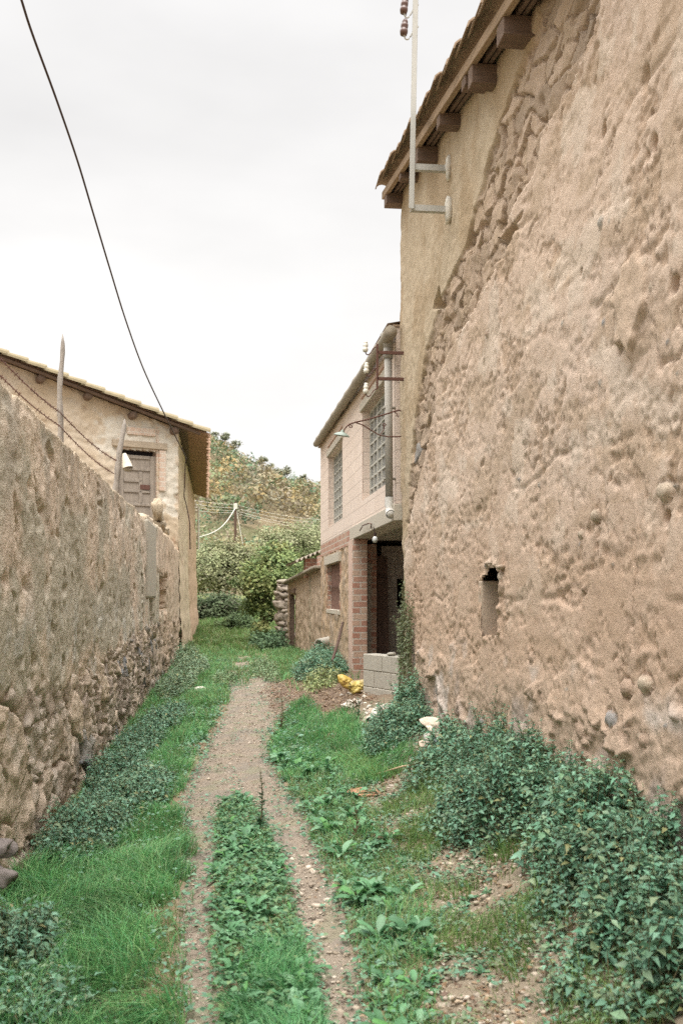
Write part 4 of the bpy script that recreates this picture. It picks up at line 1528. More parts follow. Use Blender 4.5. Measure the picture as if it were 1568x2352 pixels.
for a_ in (D0 - .0, D1 + .0):
    m.obox(fp(a_, (DZ + 1.5) / 2 + .4, -.16), tL * .035, nF * .15, (0, 0, (DZ - 1.) / 2))
m.obox(fp((D0 + D1) / 2, DZ - .0, -.16), tL * ((D1 - D0) / 2 - .04), nF * .15, (0, 0, .02))
M_PKB = mat('pinkish_brick', rough=.9, var=.15, bump=.3, brick=dict(w=.22, h=.13, m=.014, c1=(.52, .37, .28), c2=(.57, .46, .37), mc=(.55, .49, .41), depth=.8))
m.build('door_jamb', M_PKB, cott)
# old panelled door, gap above it
M_GDOOR = mat('silvered_door', (.33, .28, .23), var=.22, wood=(25, 25, 2), bump=.4)
dw = (D1 - D0) / 2 - .04
dc = (D0 + D1) / 2
dtop = DZ - .16
m = MB()
m.obox(fp(dc, dtop - 1.1, -.13), tL * dw, nF * .02, (0, 0, 1.1))
door = m.build('door', M_GDOOR, cott)
m = MB()
for t0, t1, z0, z1 in ((-1, -.72, 0, 2.2), (.72, 1, 0, 2.2), (-.70, .70, 0, .10), (-.70, .70, .34, .42), (-.70, .30, .66, .74), (-.70, .70, .95, 1.02), (-.70, .70, 1.3, 1.38), (.10, .28, .44, 1.3)):
    a0, a1 = dc - dw * t1, dc - dw * t0
    m.obox(fp((a0 + a1) / 2, dtop - (z0 + z1) / 2, -.095), tL * (a1 - a0) / 2, nF * .016, (0, 0, (z1 - z0) / 2 - .003))
m.build('rail', M_GDOOR, door, bev=.006)
m = MB()
m.obox(fp(dc - dw * .42, dtop - .86, -.085), tL * dw * .26, nF * .018, (0, 0, .065))
m.build('panel_patch', M_RUST, door)
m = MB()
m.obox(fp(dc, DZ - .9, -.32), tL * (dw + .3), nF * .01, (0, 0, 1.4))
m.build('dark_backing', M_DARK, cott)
m = MB()
m.obox(fp(dc - .05, DZ + .115, -.06), tL * (dw + .25), nF * .12, (0, 0, .095))
m.build('lintel', mat('pale_beam', (.42, .34, .25), var=.18, wood=(3, 3, 30), bump=.4), cott, bev=.02)
m = MB()
b0_, b1_ = on_front(292, 984), on_front(356, 1001)
m.obox(fp((b0_[0] + b1_[0]) / 2, b0_[1] - .05, .0), tL * (b0_[0] - b1_[0]) / 2, nF * .045, (0, 0, .10))
m.build('brick_patch', M_PKB, cott)
m = MB()
m.obox(fp(D0 - .12, DZ - .55, .0), tL * .09, nF * .05, (0, 0, .55))
m.build('brick_patch', M_PKB, cott)
for px, py in ((96, 869), (205, 909), (308, 953), (404, 988)):
    a_, z_, p_ = on_front(px, py, .2)
    m = MB()
    m.tube([p_ - nF * .5, p_ - nF * .2, p_ + nF * .02], [.11, .11, .10], 10)
    m.build('purlin_end', M_WOOD, cott, smooth=True)
# roof
rk = tL + np.array([0, 0, slope])
rkn = rk / np.linalg.norm(rk)
E0 = CLp + nF * .28 - tL * .62
E0[2] = rakez(-.62) + .03
E1 = np.array([-.95, 42., 0])
E1[2] = 1.65 + 222 / FPX * 42
ed = (E1 - E0)
el = np.linalg.norm(ed)
edn = ed / el
upr = np.cross(rkn, edn)
upr = upr * np.sign(upr[2])
upr /= np.linalg.norm(upr)
m = MB()
s0 = E0 + upr * .0
m.add([E0 + rk * .50 + edn * .1, E0 + rk * 9 + edn * .1, E1 + rk * 9, E1 + rk * .50] + [q + upr * .03 for q in (E0 + rk * .50 + edn * .1, E0 + rk * 9 + edn * .1, E1 + rk * 9, E1 + rk * .50)],
      [(0, 1, 2, 3), (4, 7, 6, 5), (0, 3, 7, 4), (0, 4, 5, 1), (1, 5, 6, 2), (2, 6, 7, 3)])
m.build('roof_deck', M_WOOD, cott)
m = MB()
nrow = int(el / .23)
for i in range(1, nrow):
    p = E0 + edn * (.0 + i * .23) + upr * .045
    jt = .03 * math.sin(i * 2.7) + .02 * math.sin(i * 5.1)
    m.tile(p + rkn * (-.16 + jt), p + rkn * (.66 + jt), .105, .085, up=upr)
    m.tile(p + edn * .115 + rkn * (-.10 + jt) + upr * .06, p + edn * .115 + rkn * .66 + upr * .06, .10, .085, up=-upr)
    if i < 12:
        for k in range(1, 16):
            q = p + rkn * (.38 * k)
            m.tile(q + upr * .02, q + rkn * .45 + upr * .0, .105, .085, up=upr)
m.build('eave_tile', M_TILE_R, cott)
m = MB()
for row in range(2):
    for k in range(15):
        q = E0 + edn * (.02 + .2 * row) + upr * (.05 + .05 * row) + rkn * (-.12 + .52 * k + .03 * math.sin(k * 2.2))
        m.tile(q + upr * .035 + edn * .015 * math.sin(k * 1.3), q + rkn * .60 + edn * .02 * math.sin(k * 2.9), .165, .13, up=upr)
m.build('verge_tile', M_TILE_Y, cott)
m = MB()
m.bar(E0 + edn * .06 - upr * .02 + rkn * .1, E0 + edn * .06 - upr * .02 + rk * 7.5, .10, .07)
m.build('verge_board', M_WOOD, cott)
# side wall along the lane
sy, sz = np.linspace(28.0, 42.0, 130), np.linspace(-.2, 1, 90)
SY, ST = np.meshgrid(sy, sz, indexing='ij')
SX0 = np.interp(SY, [28, 42], [-1.32, -1.30])
eavez = np.interp(SY, [28, 42], [rakez(0) - .12, E1[2] - .02])
SZ = -.2 + (ST + .2) / 1.2 * (eavez + .2)
n1, n2 = fbm(SY * 1.2, SZ * 1.2, 4, 611), fbm(SY * 4, SZ * 4, 3, 612)
dS = .03 * n2 - .04 * sstep(.2, .5, n1) + .04 * sstep(2.6, 2.2, SZ + .2 * n2) + .05 * sstep(1.2, .9, SZ + .3 * n2) + .05 * sstep(34, 35, SY) * sstep(4.4, 4.3, SZ)
cS = mixc(np.zeros(SY.shape + (3,)) + np.array((.52, .41, .28)), (.44, .30, .20), sstep(34, 34.6, SY))
cS = mixc(cS, (.40, .28, .19), .8 * sstep(.1, .5, n1))
sheet('side_wall', np.stack([SX0 + dS, SY, SZ], -1), M_PALEW, cott, cS)
m = MB()
q0, q1 = at_Y(456, 1163, 41.9), at_Y(456, 1262, 41.9)
m.tube([q0, q1], .045, 8)
m.build('drainpipe', M_FARWIRE, cott)
m = MB()
m.add([(-9, 26, 0), (-9, 42, 0), (-9, 42, 8), (-9, 26, 8)], [(0, 1, 2, 3)])
m.add([(-9, 42, 0), (-1.3, 42, 0), (-1.3, 42, 5.6), (-9, 42, 7.6)], [(0, 1, 2, 3)])
m.build('rear_wall', M_EARTH_PLAIN, cott)
# black cable from overhead down to the corner of that house
cp = [(50, 0), (75, 78), (130, 228), (178, 368), (214, 488), (252, 615), (290, 738), (330, 848), (374, 943), (402, 1000), (428, 1052)]
L_ = np.concatenate([[0], np.cumsum(np.hypot(*np.diff(np.array(cp, float), axis=0).T))])
L_ /= L_[-1]
pts = []
for (x, y), t in zip(cp, L_):
    dp_ = 1 / lerp(1 / 11.0, 1 / 26.7, t)
    pts.append(EYE + ray(x, y) * dp_)
dirn = pts[0] - pts[1]
pts = [pts[0] + dirn * 4 + np.array([0, 0, .15]), pts[0] + dirn * 1.5 + np.array([0, 0, .03])] + pts
cs_pts = []
for i in range(len(pts) - 1):       # catmull-rom
    a0, a1, a2, a3 = pts[max(i - 1, 0)], pts[i], pts[i + 1], pts[min(i + 2, len(pts) - 1)]
    for t in np.linspace(0, 1, 8, endpoint=False):
        cs_pts.append(.5 * (2 * a1 + (a2 - a0) * t + (2 * a0 - 5 * a1 + 4 * a2 - a3) * t * t + (3 * a1 - a0 - 3 * a2 + a3) * t ** 3))
cs_pts.append(pts[-1])
m = MB()
m.tube(cs_pts, .0145, 8)
for x, y, yy in ((424, 1060, 27.7), (422, 1140, 27.75), (430, 1165, 27.8), (436, 1200, 28.3), (437, 1265, 28.3)):
    pass
dn = [pts[-1]] + [at_Y(x, y, yy) for x, y, yy in ((426, 1062, 26.9), (423, 1140, 27.6), (430, 1168, 27.7), (436, 1200, 27.75), (437, 1262, 27.75))]
m.tube(dn, .014, 7)
tag(m.build('power_cable', M_CABLE, smooth=True), 'thick black cable sagging across the sky down to the corner of the pale house', 'cable')

# ================================================================== ground
def axis(*segs):
    out = []
    for a, b, s in segs:
        out += list(np.arange(a, b, s))
    return np.array(sorted(set(np.round(out, 4))))


gx = axis((-140, -20, 12), (-20, -4, 2), (-4, -1.4, .4), (-1.4, 2.1, .018), (2.1, 4, .4), (4, 20, 2), (20, 150, 12))
gy = axis((-40, -4, 6), (-4, 2.8, .5), (2.8, 9, .018), (9, 16, .03), (16, 30, .07), (30, 75, .8))
GYY, GXX = np.meshgrid(gy, gx, indexing='ij')
zg = gz(GXX, GYY)
nearm = (GXX > -1.45) & (GXX < 2.15) & (GYY > 2.7) & (GYY < 30)
R_ = rut(GXX, GYY)
gn1, gn2, gn3 = fbm(GXX * 2, GYY * 2, 4, 701), fbm(GXX * 9, GYY * 9, 3, 702), fbm(GXX * 22, GYY * 22, 2, 703)
zg = zg + np.where(nearm, .010 * gn2 + .006 * gn3 - .022 * R_ + .012 * gn1, 0)
cg = mixc(np.zeros(GXX.shape + (3,)) + np.array((.205, .155, .10)), (.225, .185, .145), R_)
cg = mixc(cg, (.18, .158, .13), .7 * R_ * sstep(0, .45, gn1))
cg = mixc(cg, (.19, .19, .12), .45 * R_ * sstep(.1, .45, fbm(GXX * 3, GYY * 3, 3, 704)))
stony = sstep(E_W1(GYY) - .05, E_W1(GYY) + .1, GXX) * sstep(13, 10, GYY)
cg = mixc(cg, (.21, .175, .13), .8 * stony)
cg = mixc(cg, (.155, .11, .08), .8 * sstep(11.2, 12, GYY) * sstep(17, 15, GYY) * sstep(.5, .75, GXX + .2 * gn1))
cg = mixc(cg, (.17, .19, .075), sstep(24, 30, GYY))
M_GROUND = mat('earth_track', attr=True, rough=.97, var=.16, scale=5, fine=90, bump=.6, bscale=90, bdist=.01, spec=.1, pebble=55)
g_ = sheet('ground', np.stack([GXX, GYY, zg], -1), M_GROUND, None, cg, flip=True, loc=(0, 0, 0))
tag(g_, 'earth lane with two bare wheel ruts between the buildings', 'ground', kind='structure')


def hill_z(X, Y):
    ridge = np.interp(X, [-300, -120, -40, -14, -7, 0, 6, 11, 16, 21, 30, 60, 120, 300], [14, 20, 28, 34, 36.4, 35.2, 31.4, 28.6, 26.2, 23.8, 19, 12, 8, 8])
    t = np.clip((Y - 62) / (225 - 62), 0, 1.0)
    prof = np.interp(t, [0, .12, .3, .6, .85, 1], [0, .045, .18, .53, .84, 1.0])
    z = 1.0 + prof * (ridge - 1.0) + np.clip(Y - 225, 0, 400) * -.05
    amp = sstep(.02, .25, t)
    return z + amp * (2.0 * fbm(X * .03, Y * .03, 3, 711) * (1 - .7 * sstep(.8, 1, t)) + .5 * fbm(X * .15, Y * .15, 3, 712))


hx, hy = np.linspace(-260, 300, 150), np.linspace(58, 420, 120)
HY_, HX_ = np.meshgrid(hy, hx, indexing='ij')
HZ_ = hill_z(HX_, HY_) - .6 * sstep(66, 58, HY_)
hc = mixc(np.zeros(HX_.shape + (3,)) + np.array((.17, .135, .085)), (.13, .13, .07), sstep(-.3, .4, fbm(HX_ * .08, HY_ * .08, 4, 713)))
M_HILL = mat('hill_scrub', attr=True, rough=1, var=.3, scale=.6, fine=3, bump=.8, bscale=1.2, bdist=.5, spec=0)
tag(sheet('hill', np.stack([HX_, HY_, HZ_], -1), M_HILL, None, hc, flip=True, loc=(0, 225, 0)), 'scrubby hillside closing the view beyond the lane', 'hill', kind='structure')

# ================================================================== foliage
M_LEAF = mat('leaf', attr=True, rough=.52, var=.16, scale=25, fine=160, bump=0, transl=.26, spec=.34)
M_GRASS = mat('grass_blade', attr=True, rough=.5, var=.06, scale=20, bump=0, transl=.35, spec=.3)
M_FARLEAF = mat('far_leaf', attr=True, rough=.7, var=.1, scale=1.5, fine=9, bump=0, transl=.22, spec=.15)
M_STEM = mat('stem', (.14, .12, .06), var=.3, bump=0)
M_BARK = mat('bark', (.15, .12, .09), var=.3, scale=12, bump=.6, bscale=30)


def unit(v):
    return v / (np.linalg.norm(v, axis=-1, keepdims=True) + 1e-9)


def pick(cols, n, var=.18):
    cols = np.array(cols)
    c = cols[rng.integers(0, len(cols), n)]
    c2 = cols[rng.integers(0, len(cols), n)]
    t = rng.random((n, 1)) * .5
    return (c * (1 - t) + c2 * t) * (1 + var * (rng.random((n, 1)) * 2 - 1))


def leaf_geo(P, D, Nn, Ln, Wd, C, fold=.22, curl=.25):
    """folded five-point leaves."""
    n = len(P)
    S = unit(np.cross(D, Nn))
    Nn = unit(np.cross(S, D))
    Ln, Wd = np.asarray(Ln).reshape(-1, 1), np.asarray(Wd).reshape(-1, 1)
    mid = P + D * Ln * .45
    l, r = mid + S * Wd * .5 + Nn * Wd * fold, mid - S * Wd * .5 + Nn * Wd * fold
    tip = P + D * Ln - Nn * Ln * curl
    V = np.stack([P, l, mid, r, tip], 1).reshape(-1, 3)
    b = np.arange(n)[:, None] * 5
    F = np.concatenate([b + q for q in ([0, 2, 1], [0, 3, 2], [1, 2, 4], [2, 3, 4])], 0)
    return V, F, np.repeat(C, 5, 0)


def card_geo(P, D, Nn, Ln, Wd, C):
    """single pointed far leaves / leaf clusters."""
    n = len(P)
    S = unit(np.cross(D, Nn))
    Ln, Wd = np.asarray(Ln).reshape(-1, 1), np.asarray(Wd).reshape(-1, 1)
    V = np.stack([P - D * Ln * .5, P + S * Wd * .5 + Nn * Wd * .15, P + D * Ln * .5, P - S * Wd * .5 + Nn * Wd * .15], 1).reshape(-1, 3)
    F = np.arange(n * 4).reshape(-1, 4)
    return V, F, np.repeat(C, 4, 0)


def blade_geo(P, H, W, lean, C, drop=.25):
    """grass blades; lean: (n,2) horizontal tip offset."""
    n = len(P)
    ang = rng.random(n) * 2 * math.pi
    S = np.stack([np.cos(ang), np.sin(ang), 0 * ang], -1) * np.asarray(W).reshape(-1, 1) * .5
    H = np.asarray(H).reshape(-1, 1)
    up = np.array([0, 0, 1.])
    ln = np.concatenate([lean, np.zeros((n, 1))], 1)
    m1 = P + up * H * .55 + ln * .30
    t = P + up * H * (1 - drop) + ln
    V = np.stack([P - S, P + S, m1 - S * .8, m1 + S * .8, t], 1).reshape(-1, 3)
    b = np.arange(n)[:, None] * 5
    return V, b + np.array([0, 1, 3, 2]), b + np.array([2, 3, 4]), np.repeat(C, 5, 0)


def rand_dirs(n, zmin=-.3, zmax=1.):
    z = rng.uniform(zmin, zmax, n)
    a = rng.random(n) * 2 * math.pi
    r = np.sqrt(np.clip(1 - z * z, 0, 1))
    return np.stack([r * np.cos(a), r * np.sin(a), z], -1)


NETTLE = [(.10, .225, .14), (.135, .275, .175), (.085, .19, .115), (.18, .33, .225), (.14, .24, .13), (.19, .25, .14)]


def patch(poly, n, seed, h0, h1):
    """random stems in a ground polygon, heights swelling and sinking irregularly, lower at the rim."""
    q = np.array(poly, float)
    x, y = rng.uniform(q[:, 0].min(), q[:, 0].max(), n * 3), rng.uniform(q[:, 1].min(), q[:, 1].max(), n * 3)
    ins = np.zeros(len(x), bool)
    ds = np.full(len(x), 9.)
    for i in range(len(q)):
        a, b = q[i], q[(i + 1) % len(q)]
        ins ^= ((a[1] > y) != (b[1] > y)) & (x < (b[0] - a[0]) * (y - a[1]) / (b[1] - a[1] + 1e-9) + a[0])
        t = np.clip(((x - a[0]) * (b[0] - a[0]) + (y - a[1]) * (b[1] - a[1])) / ((b - a) @ (b - a)), 0, 1)
        ds = np.minimum(ds, np.hypot(x - a[0] - t * (b[0] - a[0]), y - a[1] - t * (b[1] - a[1])))
    ds = np.where(x > XW - .35, .3, ds)
    f = fbm(x * 2.6, y * 2.2, 3, seed)
    ok = ins & (ds + .14 * f > .02) & (f > -.62)
    h = lerp(h0, h1, sstep(.0, .32, ds + .12 * f)) * (1 + .75 * f)
    return np.stack([x, y, np.maximum(h, .05)], -1)[ok][:n]


def nettles(name, label, ells, dens, leafL=.055, cols=NETTLE, hvar=.35, group='nettle clumps along the walls', cat='nettles', wallx=None, ratio=.55, drop=.25):
    """mound of upright leafy stems; ells: (cx, cy, rx, ry, height)."""
    base = []
    for cx, cy, rx, ry, h in (() if isinstance(ells, np.ndarray) else ells):
        n = int(dens * math.pi * rx * ry)
        r, a = np.sqrt(rng.random(n)), rng.random(n) * 2 * math.pi
        x, y = cx + rx * r * np.cos(a), cy + ry * r * np.sin(a)
        hh = h * (1 - .62 * r ** 3) * (1 + hvar * (rng.random(n) * 2 - 1)) * (1 + .35 * fbm(x * 2.5, y * 2.5, 2, 801))
        base.append(np.stack([x, y, hh], -1))
    b = ells if isinstance(ells, np.ndarray) else np.concatenate(base)
    ok = (b[:, 0] < XW - .05) & (b[:, 0] > XL + .05) & (b[:, 2] > .06)
    b = b[ok]
    z = gz(b[:, 0], b[:, 1]) - .01
    n = len(b)
    a = rng.random(n) * 2 * math.pi
    leanm = b[:, 2] * rng.uniform(.05, .45, n)
    lx, ly = leanm * np.cos(a), leanm * np.sin(a)
    root = thing(name, label, cat, (b[:, 0].mean(), b[:, 1].mean(), float(z.mean())), group)
    # stems
    P0 = np.stack([b[:, 0], b[:, 1], z], -1)
    P1 = P0 + np.stack([lx * .35, ly * .35, b[:, 2] * .55], -1)
    P2 = P0 + np.stack([lx, ly, b[:, 2]], -1)
    w = .0028
    o1, o2 = np.array([w, 0, 0]), np.array([-w * .5, w * .87, 0])
    o3 = np.array([-w * .5, -w * .87, 0])
    V = np.stack([P0 + o1, P0 + o2, P0 + o3, P1 + o1, P1 + o2, P1 + o3, P2 + o1 * .4, P2 + o2 * .4, P2 + o3 * .4], 1).reshape(-1, 3)
    k = np.arange(n)[:, None] * 9
    F = np.concatenate([k + np.array(q) for q in ([0, 1, 4, 3], [1, 2, 5, 4], [2, 0, 3, 5], [3, 4, 7, 6], [4, 5, 8, 7], [5, 3, 6, 8])])
    npmesh('stems', V, [F], M_STEM, root)['kind'] = 'stuff'
    # leaves
    per = np.clip((b[:, 2] / (leafL * .62)).astype(int), 3, 14)
    si = np.repeat(np.arange(n), per * 2)
    kk = np.concatenate([np.repeat(np.arange(p), 2) for p in per])
    side = np.tile([0, 1], len(si) // 2)
    t = 1 - .78 * (kk / per[si]) ** .9
    t = np.clip(t + rng.uniform(-.03, .03, len(si)), .12, 1)[:, None]
    P = np.where(t < .55, lerp(P0[si], P1[si], t / .55), lerp(P1[si], P2[si], (t - .55) / .45))
    az = a[si] * 3 + kk * 1.57 + side * math.pi + rng.uniform(-.4, .4, len(si))
    el = rng.uniform(-.45, .35, len(si)) + .45 * (t[:, 0] > .93)
    D = np.stack([np.cos(az) * np.cos(el), np.sin(az) * np.cos(el), np.sin(el)], -1)
    Nn = unit(np.array([0, 0, 1.]) + .35 * rng.normal(size=(len(si), 3)))
    Ln = leafL * rng.uniform(.55, 1.25, len(si)) * (.6 + .75 * rng.random(n) ** .8)[si] * np.where(t[:, 0] > .93, .6, 1)
    tone = (1 + .22 * fbm(b[:, 0] * 2, b[:, 1] * 2, 2, 803))[si][:, None]
    V, F, C = leaf_geo(P, D, Nn, Ln, Ln * ratio, np.where(rng.random((len(si), 1)) < .025, np.array((.25, .25, .11)), pick(cols, len(si), .25)) * tone, .2, drop)
    npmesh('leaves', V, [F], M_LEAF, root, C)
    return root


nettles('nettle_clump', 'nearest and biggest nettle clump, dark green, spilling into the lower right corner', patch([(2.0, 5.2), (1.55, 5.05), (1.32, 4.5), (1.22, 3.9), (1.25, 3.2), (2.0, 3.1)], 720, 851, .10, .26), 0, .042)
nettles('nettle_clump', 'broad nettle clump against the barn between the sacking heap and the corner clump', patch([(2.0, 7.1), (1.72, 7.1), (1.35, 6.6), (1.22, 6.0), (1.30, 5.45), (1.62, 5.15), (2.0, 5.3)], 640, 855, .10, .31), 0, .040)
nettles('nettle_clump', 'rounded nettle bush between the plaster heap and the sacking heap', [(1.56, 9.25, .30, .70, .24), (1.82, 9.9, .16, .5, .36), (1.40, 8.85, .20, .4, .17), (1.72, 9.3, .2, .5, .28)], 430, .04)
nettles('nettle_clump', 'thin low nettles just in front of the sacking heap at the barn wall', [(1.80, 7.75, .25, .5, .22), (1.55, 7.3, .25, .45, .18), (1.92, 7.2, .10, .3, .36)], 360, .042)
nettles('nettle_clump', 'weedy green heap beside the brick pillar with a dark pole leaning in it', [(1.60, 16.6, .34, 1.9, .30), (1.35, 16.2, .3, 1.3, .22), (1.75, 18.2, .22, 1.0, .34)], 260, .055)
nettles('cut_greens', 'heap of pale yellowish cut stalks and leaves thrown in front of the weeds', [(1.42, 14.6, .28, .6, .22), (1.28, 13.9, .2, .4, .12)], 260, .09,
        [(.30, .34, .13), (.22, .28, .10), (.36, .36, .18), (.14, .20, .08)], group='heaps', cat='cuttings', ratio=.25, drop=.4)
nettles('nettle_clump', 'long low nettle bed at the foot of the mud wall beside the grass', [(-1.0, 7.3, .32, 1.0, .22), (-.80, 8.6, .38, .9, .20), (-1.0, 9.4, .28, .8, .24)], 520, .042)
nettles('nettle_clump', 'straggling weeds at the mud wall foot farther up the lane', [(-.95, 11.6, .30, 1.3, .22), (-.75, 13.2, .35, 1.2, .22)], 300, .042)
nettles('nettle_clump', 'soft grey green nettles in the bottom left corner by the grass', [(-1.02, 4.75, .28, .62, .20), (-.92, 4.1, .30, .42, .16), (-.72, 4.15, .18, .34, .12)], 560, .042)
nettles('nettle_clump', 'tall weed bed under the pale house, left of the path bend', [(-.85, 17.5, .35, 2.0, .34), (-.75, 20.5, .4, 2.2, .36), (-.95, 24, .3, 2.5, .40)], 120, .06, [(.16, .26, .15), (.20, .29, .17), (.13, .22, .12), (.24, .28, .15)])
nettles('nettle_clump', 'low weeds in the middle of the lane where the path bends', [(-.05, 17.6, .28, 1.2, .16), (.72, 19.5, .3, 2.0, .18), (.80, 17.0, .15, .8, .16)], 150, .05, [(.16, .26, .13), (.20, .29, .15), (.13, .22, .10), (.24, .28, .14)])

# ------------------------------------------------------------------ grass, by zone
GR_LUSH = [(.095, .30, .105), (.125, .35, .115), (.075, .24, .095), (.19, .37, .13), (.23, .34, .15)]
GR_DRY = [(.20, .24, .09), (.26, .25, .12), (.12, .20, .06), (.30, .26, .15)]


def scatter(x0, x1, y0, y1, dens, keepf):
    n = int((x1 - x0) * (y1 - y0) * dens)
    x, y = rng.uniform(x0, x1, n), rng.uniform(y0, y1, n)
    k = rng.random(n) < keepf(x, y)
    return x[k], y[k]


GV, GQ, GT, GC = [], [], [], []
goff = 0


def grass(x, y, hmin, hmax, wd, cols, lean=.5, tone=None):
    global goff
    n = len(x)
    if n == 0:
        return
    h = rng.uniform(hmin, hmax, n) * (1 + .4 * fbm(x * 3, y * 3, 2, 811))
    P = np.stack([x, y, gz(x, y) - .012], -1)
    bias = np.stack([fbm(x * 1.6, y * 1.6, 2, 812), fbm(x * 1.6, y * 1.6, 2, 813)], -1)
    ln = (rng.normal(size=(n, 2)) * .45 + bias * .9) * h[:, None] * lean
    c = pick(cols, n) * (1 + .25 * fbm(x * 2.2, y * 2.2, 2, 814))[:, None]
    V, Q, T, C = blade_geo(P, h, wd * rng.uniform(.7, 1.3, n), ln, c)
    GV.append(V); GQ.append(Q + goff); GT.append(T + goff); GC.append(C)
    goff += len(V)


inW = lambda x: (x > XL + .03) & (x < XW - .03)
verge = lambda x, y: sstep(.06, -.06, x - E_L0(y) + np.interp(y, [7, 11, 20], [0, .10, .18]) + .08 * fbm(x * 3, y * 3, 2, 820)) * inW(x)
x, y = scatter(-1.27, -.1, 3.2, 6.6, 7200, lambda x, y: verge(x, y) * sstep(-.5, .1, fbm(x * 2, y * 2, 2, 821) + .5 - .55 * sstep(-.55, -.25, x)))
grass(x, y, .05, .21, .0052, GR_LUSH, 1.1)
x, y = scatter(-.75, -.05, 3.2, 7.5, 5200, lambda x, y: verge(x, y))
grass(x, y, .03, .10, .0038, GR_DRY + GR_LUSH, .9)
x, y = scatter(-1.27, .1, 6.6, 12, 5200, lambda x, y: verge(x, y) * sstep(-.35, .15, fbm(x * 1.3, y * 1.3, 2, 822) + .35 * (x > -.75)))
grass(x, y, .06, .15, .0055, GR_LUSH, .7)
x, y = scatter(-1.27, .3, 11, 22, 1700, lambda x, y: verge(x, y))
grass(x, y, .06, .2, .009, GR_LUSH + GR_DRY[:1], .7)
strip = lambda x, y: sstep(-.03, .04, x - E_L1(y)) * sstep(-.03, .04, E_C1(y) - x) * (y < Y_SPLIT)
x, y = scatter(-.1, .5, 3.2, 4.7, 12000, lambda x, y: strip(x, y) * sstep(-.02, .12, x - .02 + .1 * fbm(x * 4, y * 4, 2, 823)))
grass(x, y, .07, .16, .0042, [(.085, .26, .10), (.11, .30, .11), (.07, .21, .085), (.16, .29, .12)], .9)
x, y = scatter(-.1, .5, 4.5, 8, 4200, strip)
grass(x, y, .04, .10, .004, GR_LUSH + GR_DRY, .9)
right_ = lambda x, y: sstep(-.04, .05, x - E_R1(y) - np.interp(y, [7, 11, 20], [0, .06, .16]) + .05 * fbm(x * 4, y * 4, 2, 824)) * inW(x)
rstrip = lambda x, y: right_(x, y) * sstep(.05, -.08, x - E_W1(y))
x, y = scatter(.3, 1.5, 3.2, 9, 6500, lambda x, y: rstrip(x, y) * .8)
grass(x, y, .04, .12, .0042, GR_LUSH + GR_DRY[:3], .9)
x, y = scatter(.3, 1.5, 8.5, 14.5, 4000, lambda x, y: rstrip(x, y))
grass(x, y, .05, .14, .006, GR_LUSH, .8)
stonyf = lambda x, y: right_(x, y) * sstep(-.05, .05, x - E_W1(y))
x, y = scatter(.6, 1.95, 3.2, 9, 5200, lambda x, y: stonyf(x, y) * sstep(.02, .35, fbm(x * 1.7, y * 1.7, 3, 825) + .25 * sstep(.35, .1, np.abs(x - E_N0(y)))) )
grass(x, y, .05, .14, .0042, [(.15, .25, .07), (.10, .21, .06), (.20, .27, .09)], 1.0)
x, y = scatter(.6, 1.95, 3.2, 10, 1500, lambda x, y: stonyf(x, y) * .6)
grass(x, y, .015, .06, .004, GR_LUSH + GR_DRY, 1.2)
x, y = scatter(.7, 1.7, 7.8, 11.2, 5200, lambda x, y: stonyf(x, y) * sstep(.3, .05, x - E_N0(y)) * .9)
grass(x, y, .05, .14, .0055, GR_LUSH, .8)
x, y = scatter(-1.2, 1.9, 14, 30, 900, lambda x, y: (1 - rut(x, y)) * inW(x) * (1 - .85 * sstep(.5, .7, x) * (y < 16)))
grass(x, y, .06, .2, .011, GR_LUSH + GR_DRY[:2], .7)
x, y = scatter(-5, 6, 28, 52, 260, lambda x, y: sstep(-.5, .2, fbm(x * .5, y * .5, 2, 826) + .3))
grass(x, y, .10, .28, .03, [(.13, .25, .07), (.10, .21, .06), (.20, .27, .10), (.24, .25, .12)], .7)
npmesh('grass', np.concatenate(GV), [np.concatenate(GQ), np.concatenate(GT)], M_GRASS, None, np.concatenate(GC), loc=(0, 0, 0))
tag(bpy.data.objects['grass'], 'green grass on the verges and between the ruts', 'grass', kind='stuff')

# small creeping leaves
DOCK_ = [(.085, .205, .095), (.11, .245, .12), (.07, .165, .08), (.14, .22, .09)]
LV, LF, LC = [], [], []
lo = 0


def creep(x, y, size, cols, hmax=.035):
    global lo
    n = len(x)
    P = np.stack([x, y, gz(x, y) + rng.random(n) * hmax], -1)
    D = rand_dirs(n, -.15, .5)
    Nn = unit(np.array([0, 0, 1.]) + .4 * rng.normal(size=(n, 3)))
    Ln = size * rng.uniform(.5, 1.3, n)
    V, F, C = leaf_geo(P, D, Nn, Ln, Ln * .6, pick(cols, n), .15, .2)
    LV.append(V); LF.append(F + lo); LC.append(C)
    lo += len(V)


x, y = scatter(.5, 1.9, 3.2, 10, 3200, lambda x, y: stonyf(x, y) * sstep(-.25, .25, fbm(x * 2.5, y * 2.5, 3, 830)))
creep(x, y, .032, NETTLE + [(.19, .25, .14), (.26, .29, .18)])
x, y = scatter(-.1, .5, 3.2, 8, 2600, strip)
creep(x, y, .04, DOCK_, .07)
x, y = scatter(.3, 1.5, 3.2, 14, 2200, lambda x, y: rstrip(x, y) * .8)
creep(x, y, .036, NETTLE + [(.12, .21, .08)])
x, y = scatter(-1.2, 0, 3.2, 12, 700, lambda x, y: verge(x, y) * .7)
creep(x, y, .034, NETTLE + [(.12, .21, .08)], .08)
x, y = scatter(-.4, .8, 9, 24, 500, lambda x, y: (1 - rut(x, y)) * .9)
creep(x, y, .05, NETTLE + [(.12, .21, .08)], .08)
x, y = scatter(-.4, .9, 3.2, 20, 520, lambda x, y: rut(x, y) * sstep(-.02, .45, fbm(x * 3, y * 2, 3, 835)))
creep(x, y, .03, NETTLE, .01)
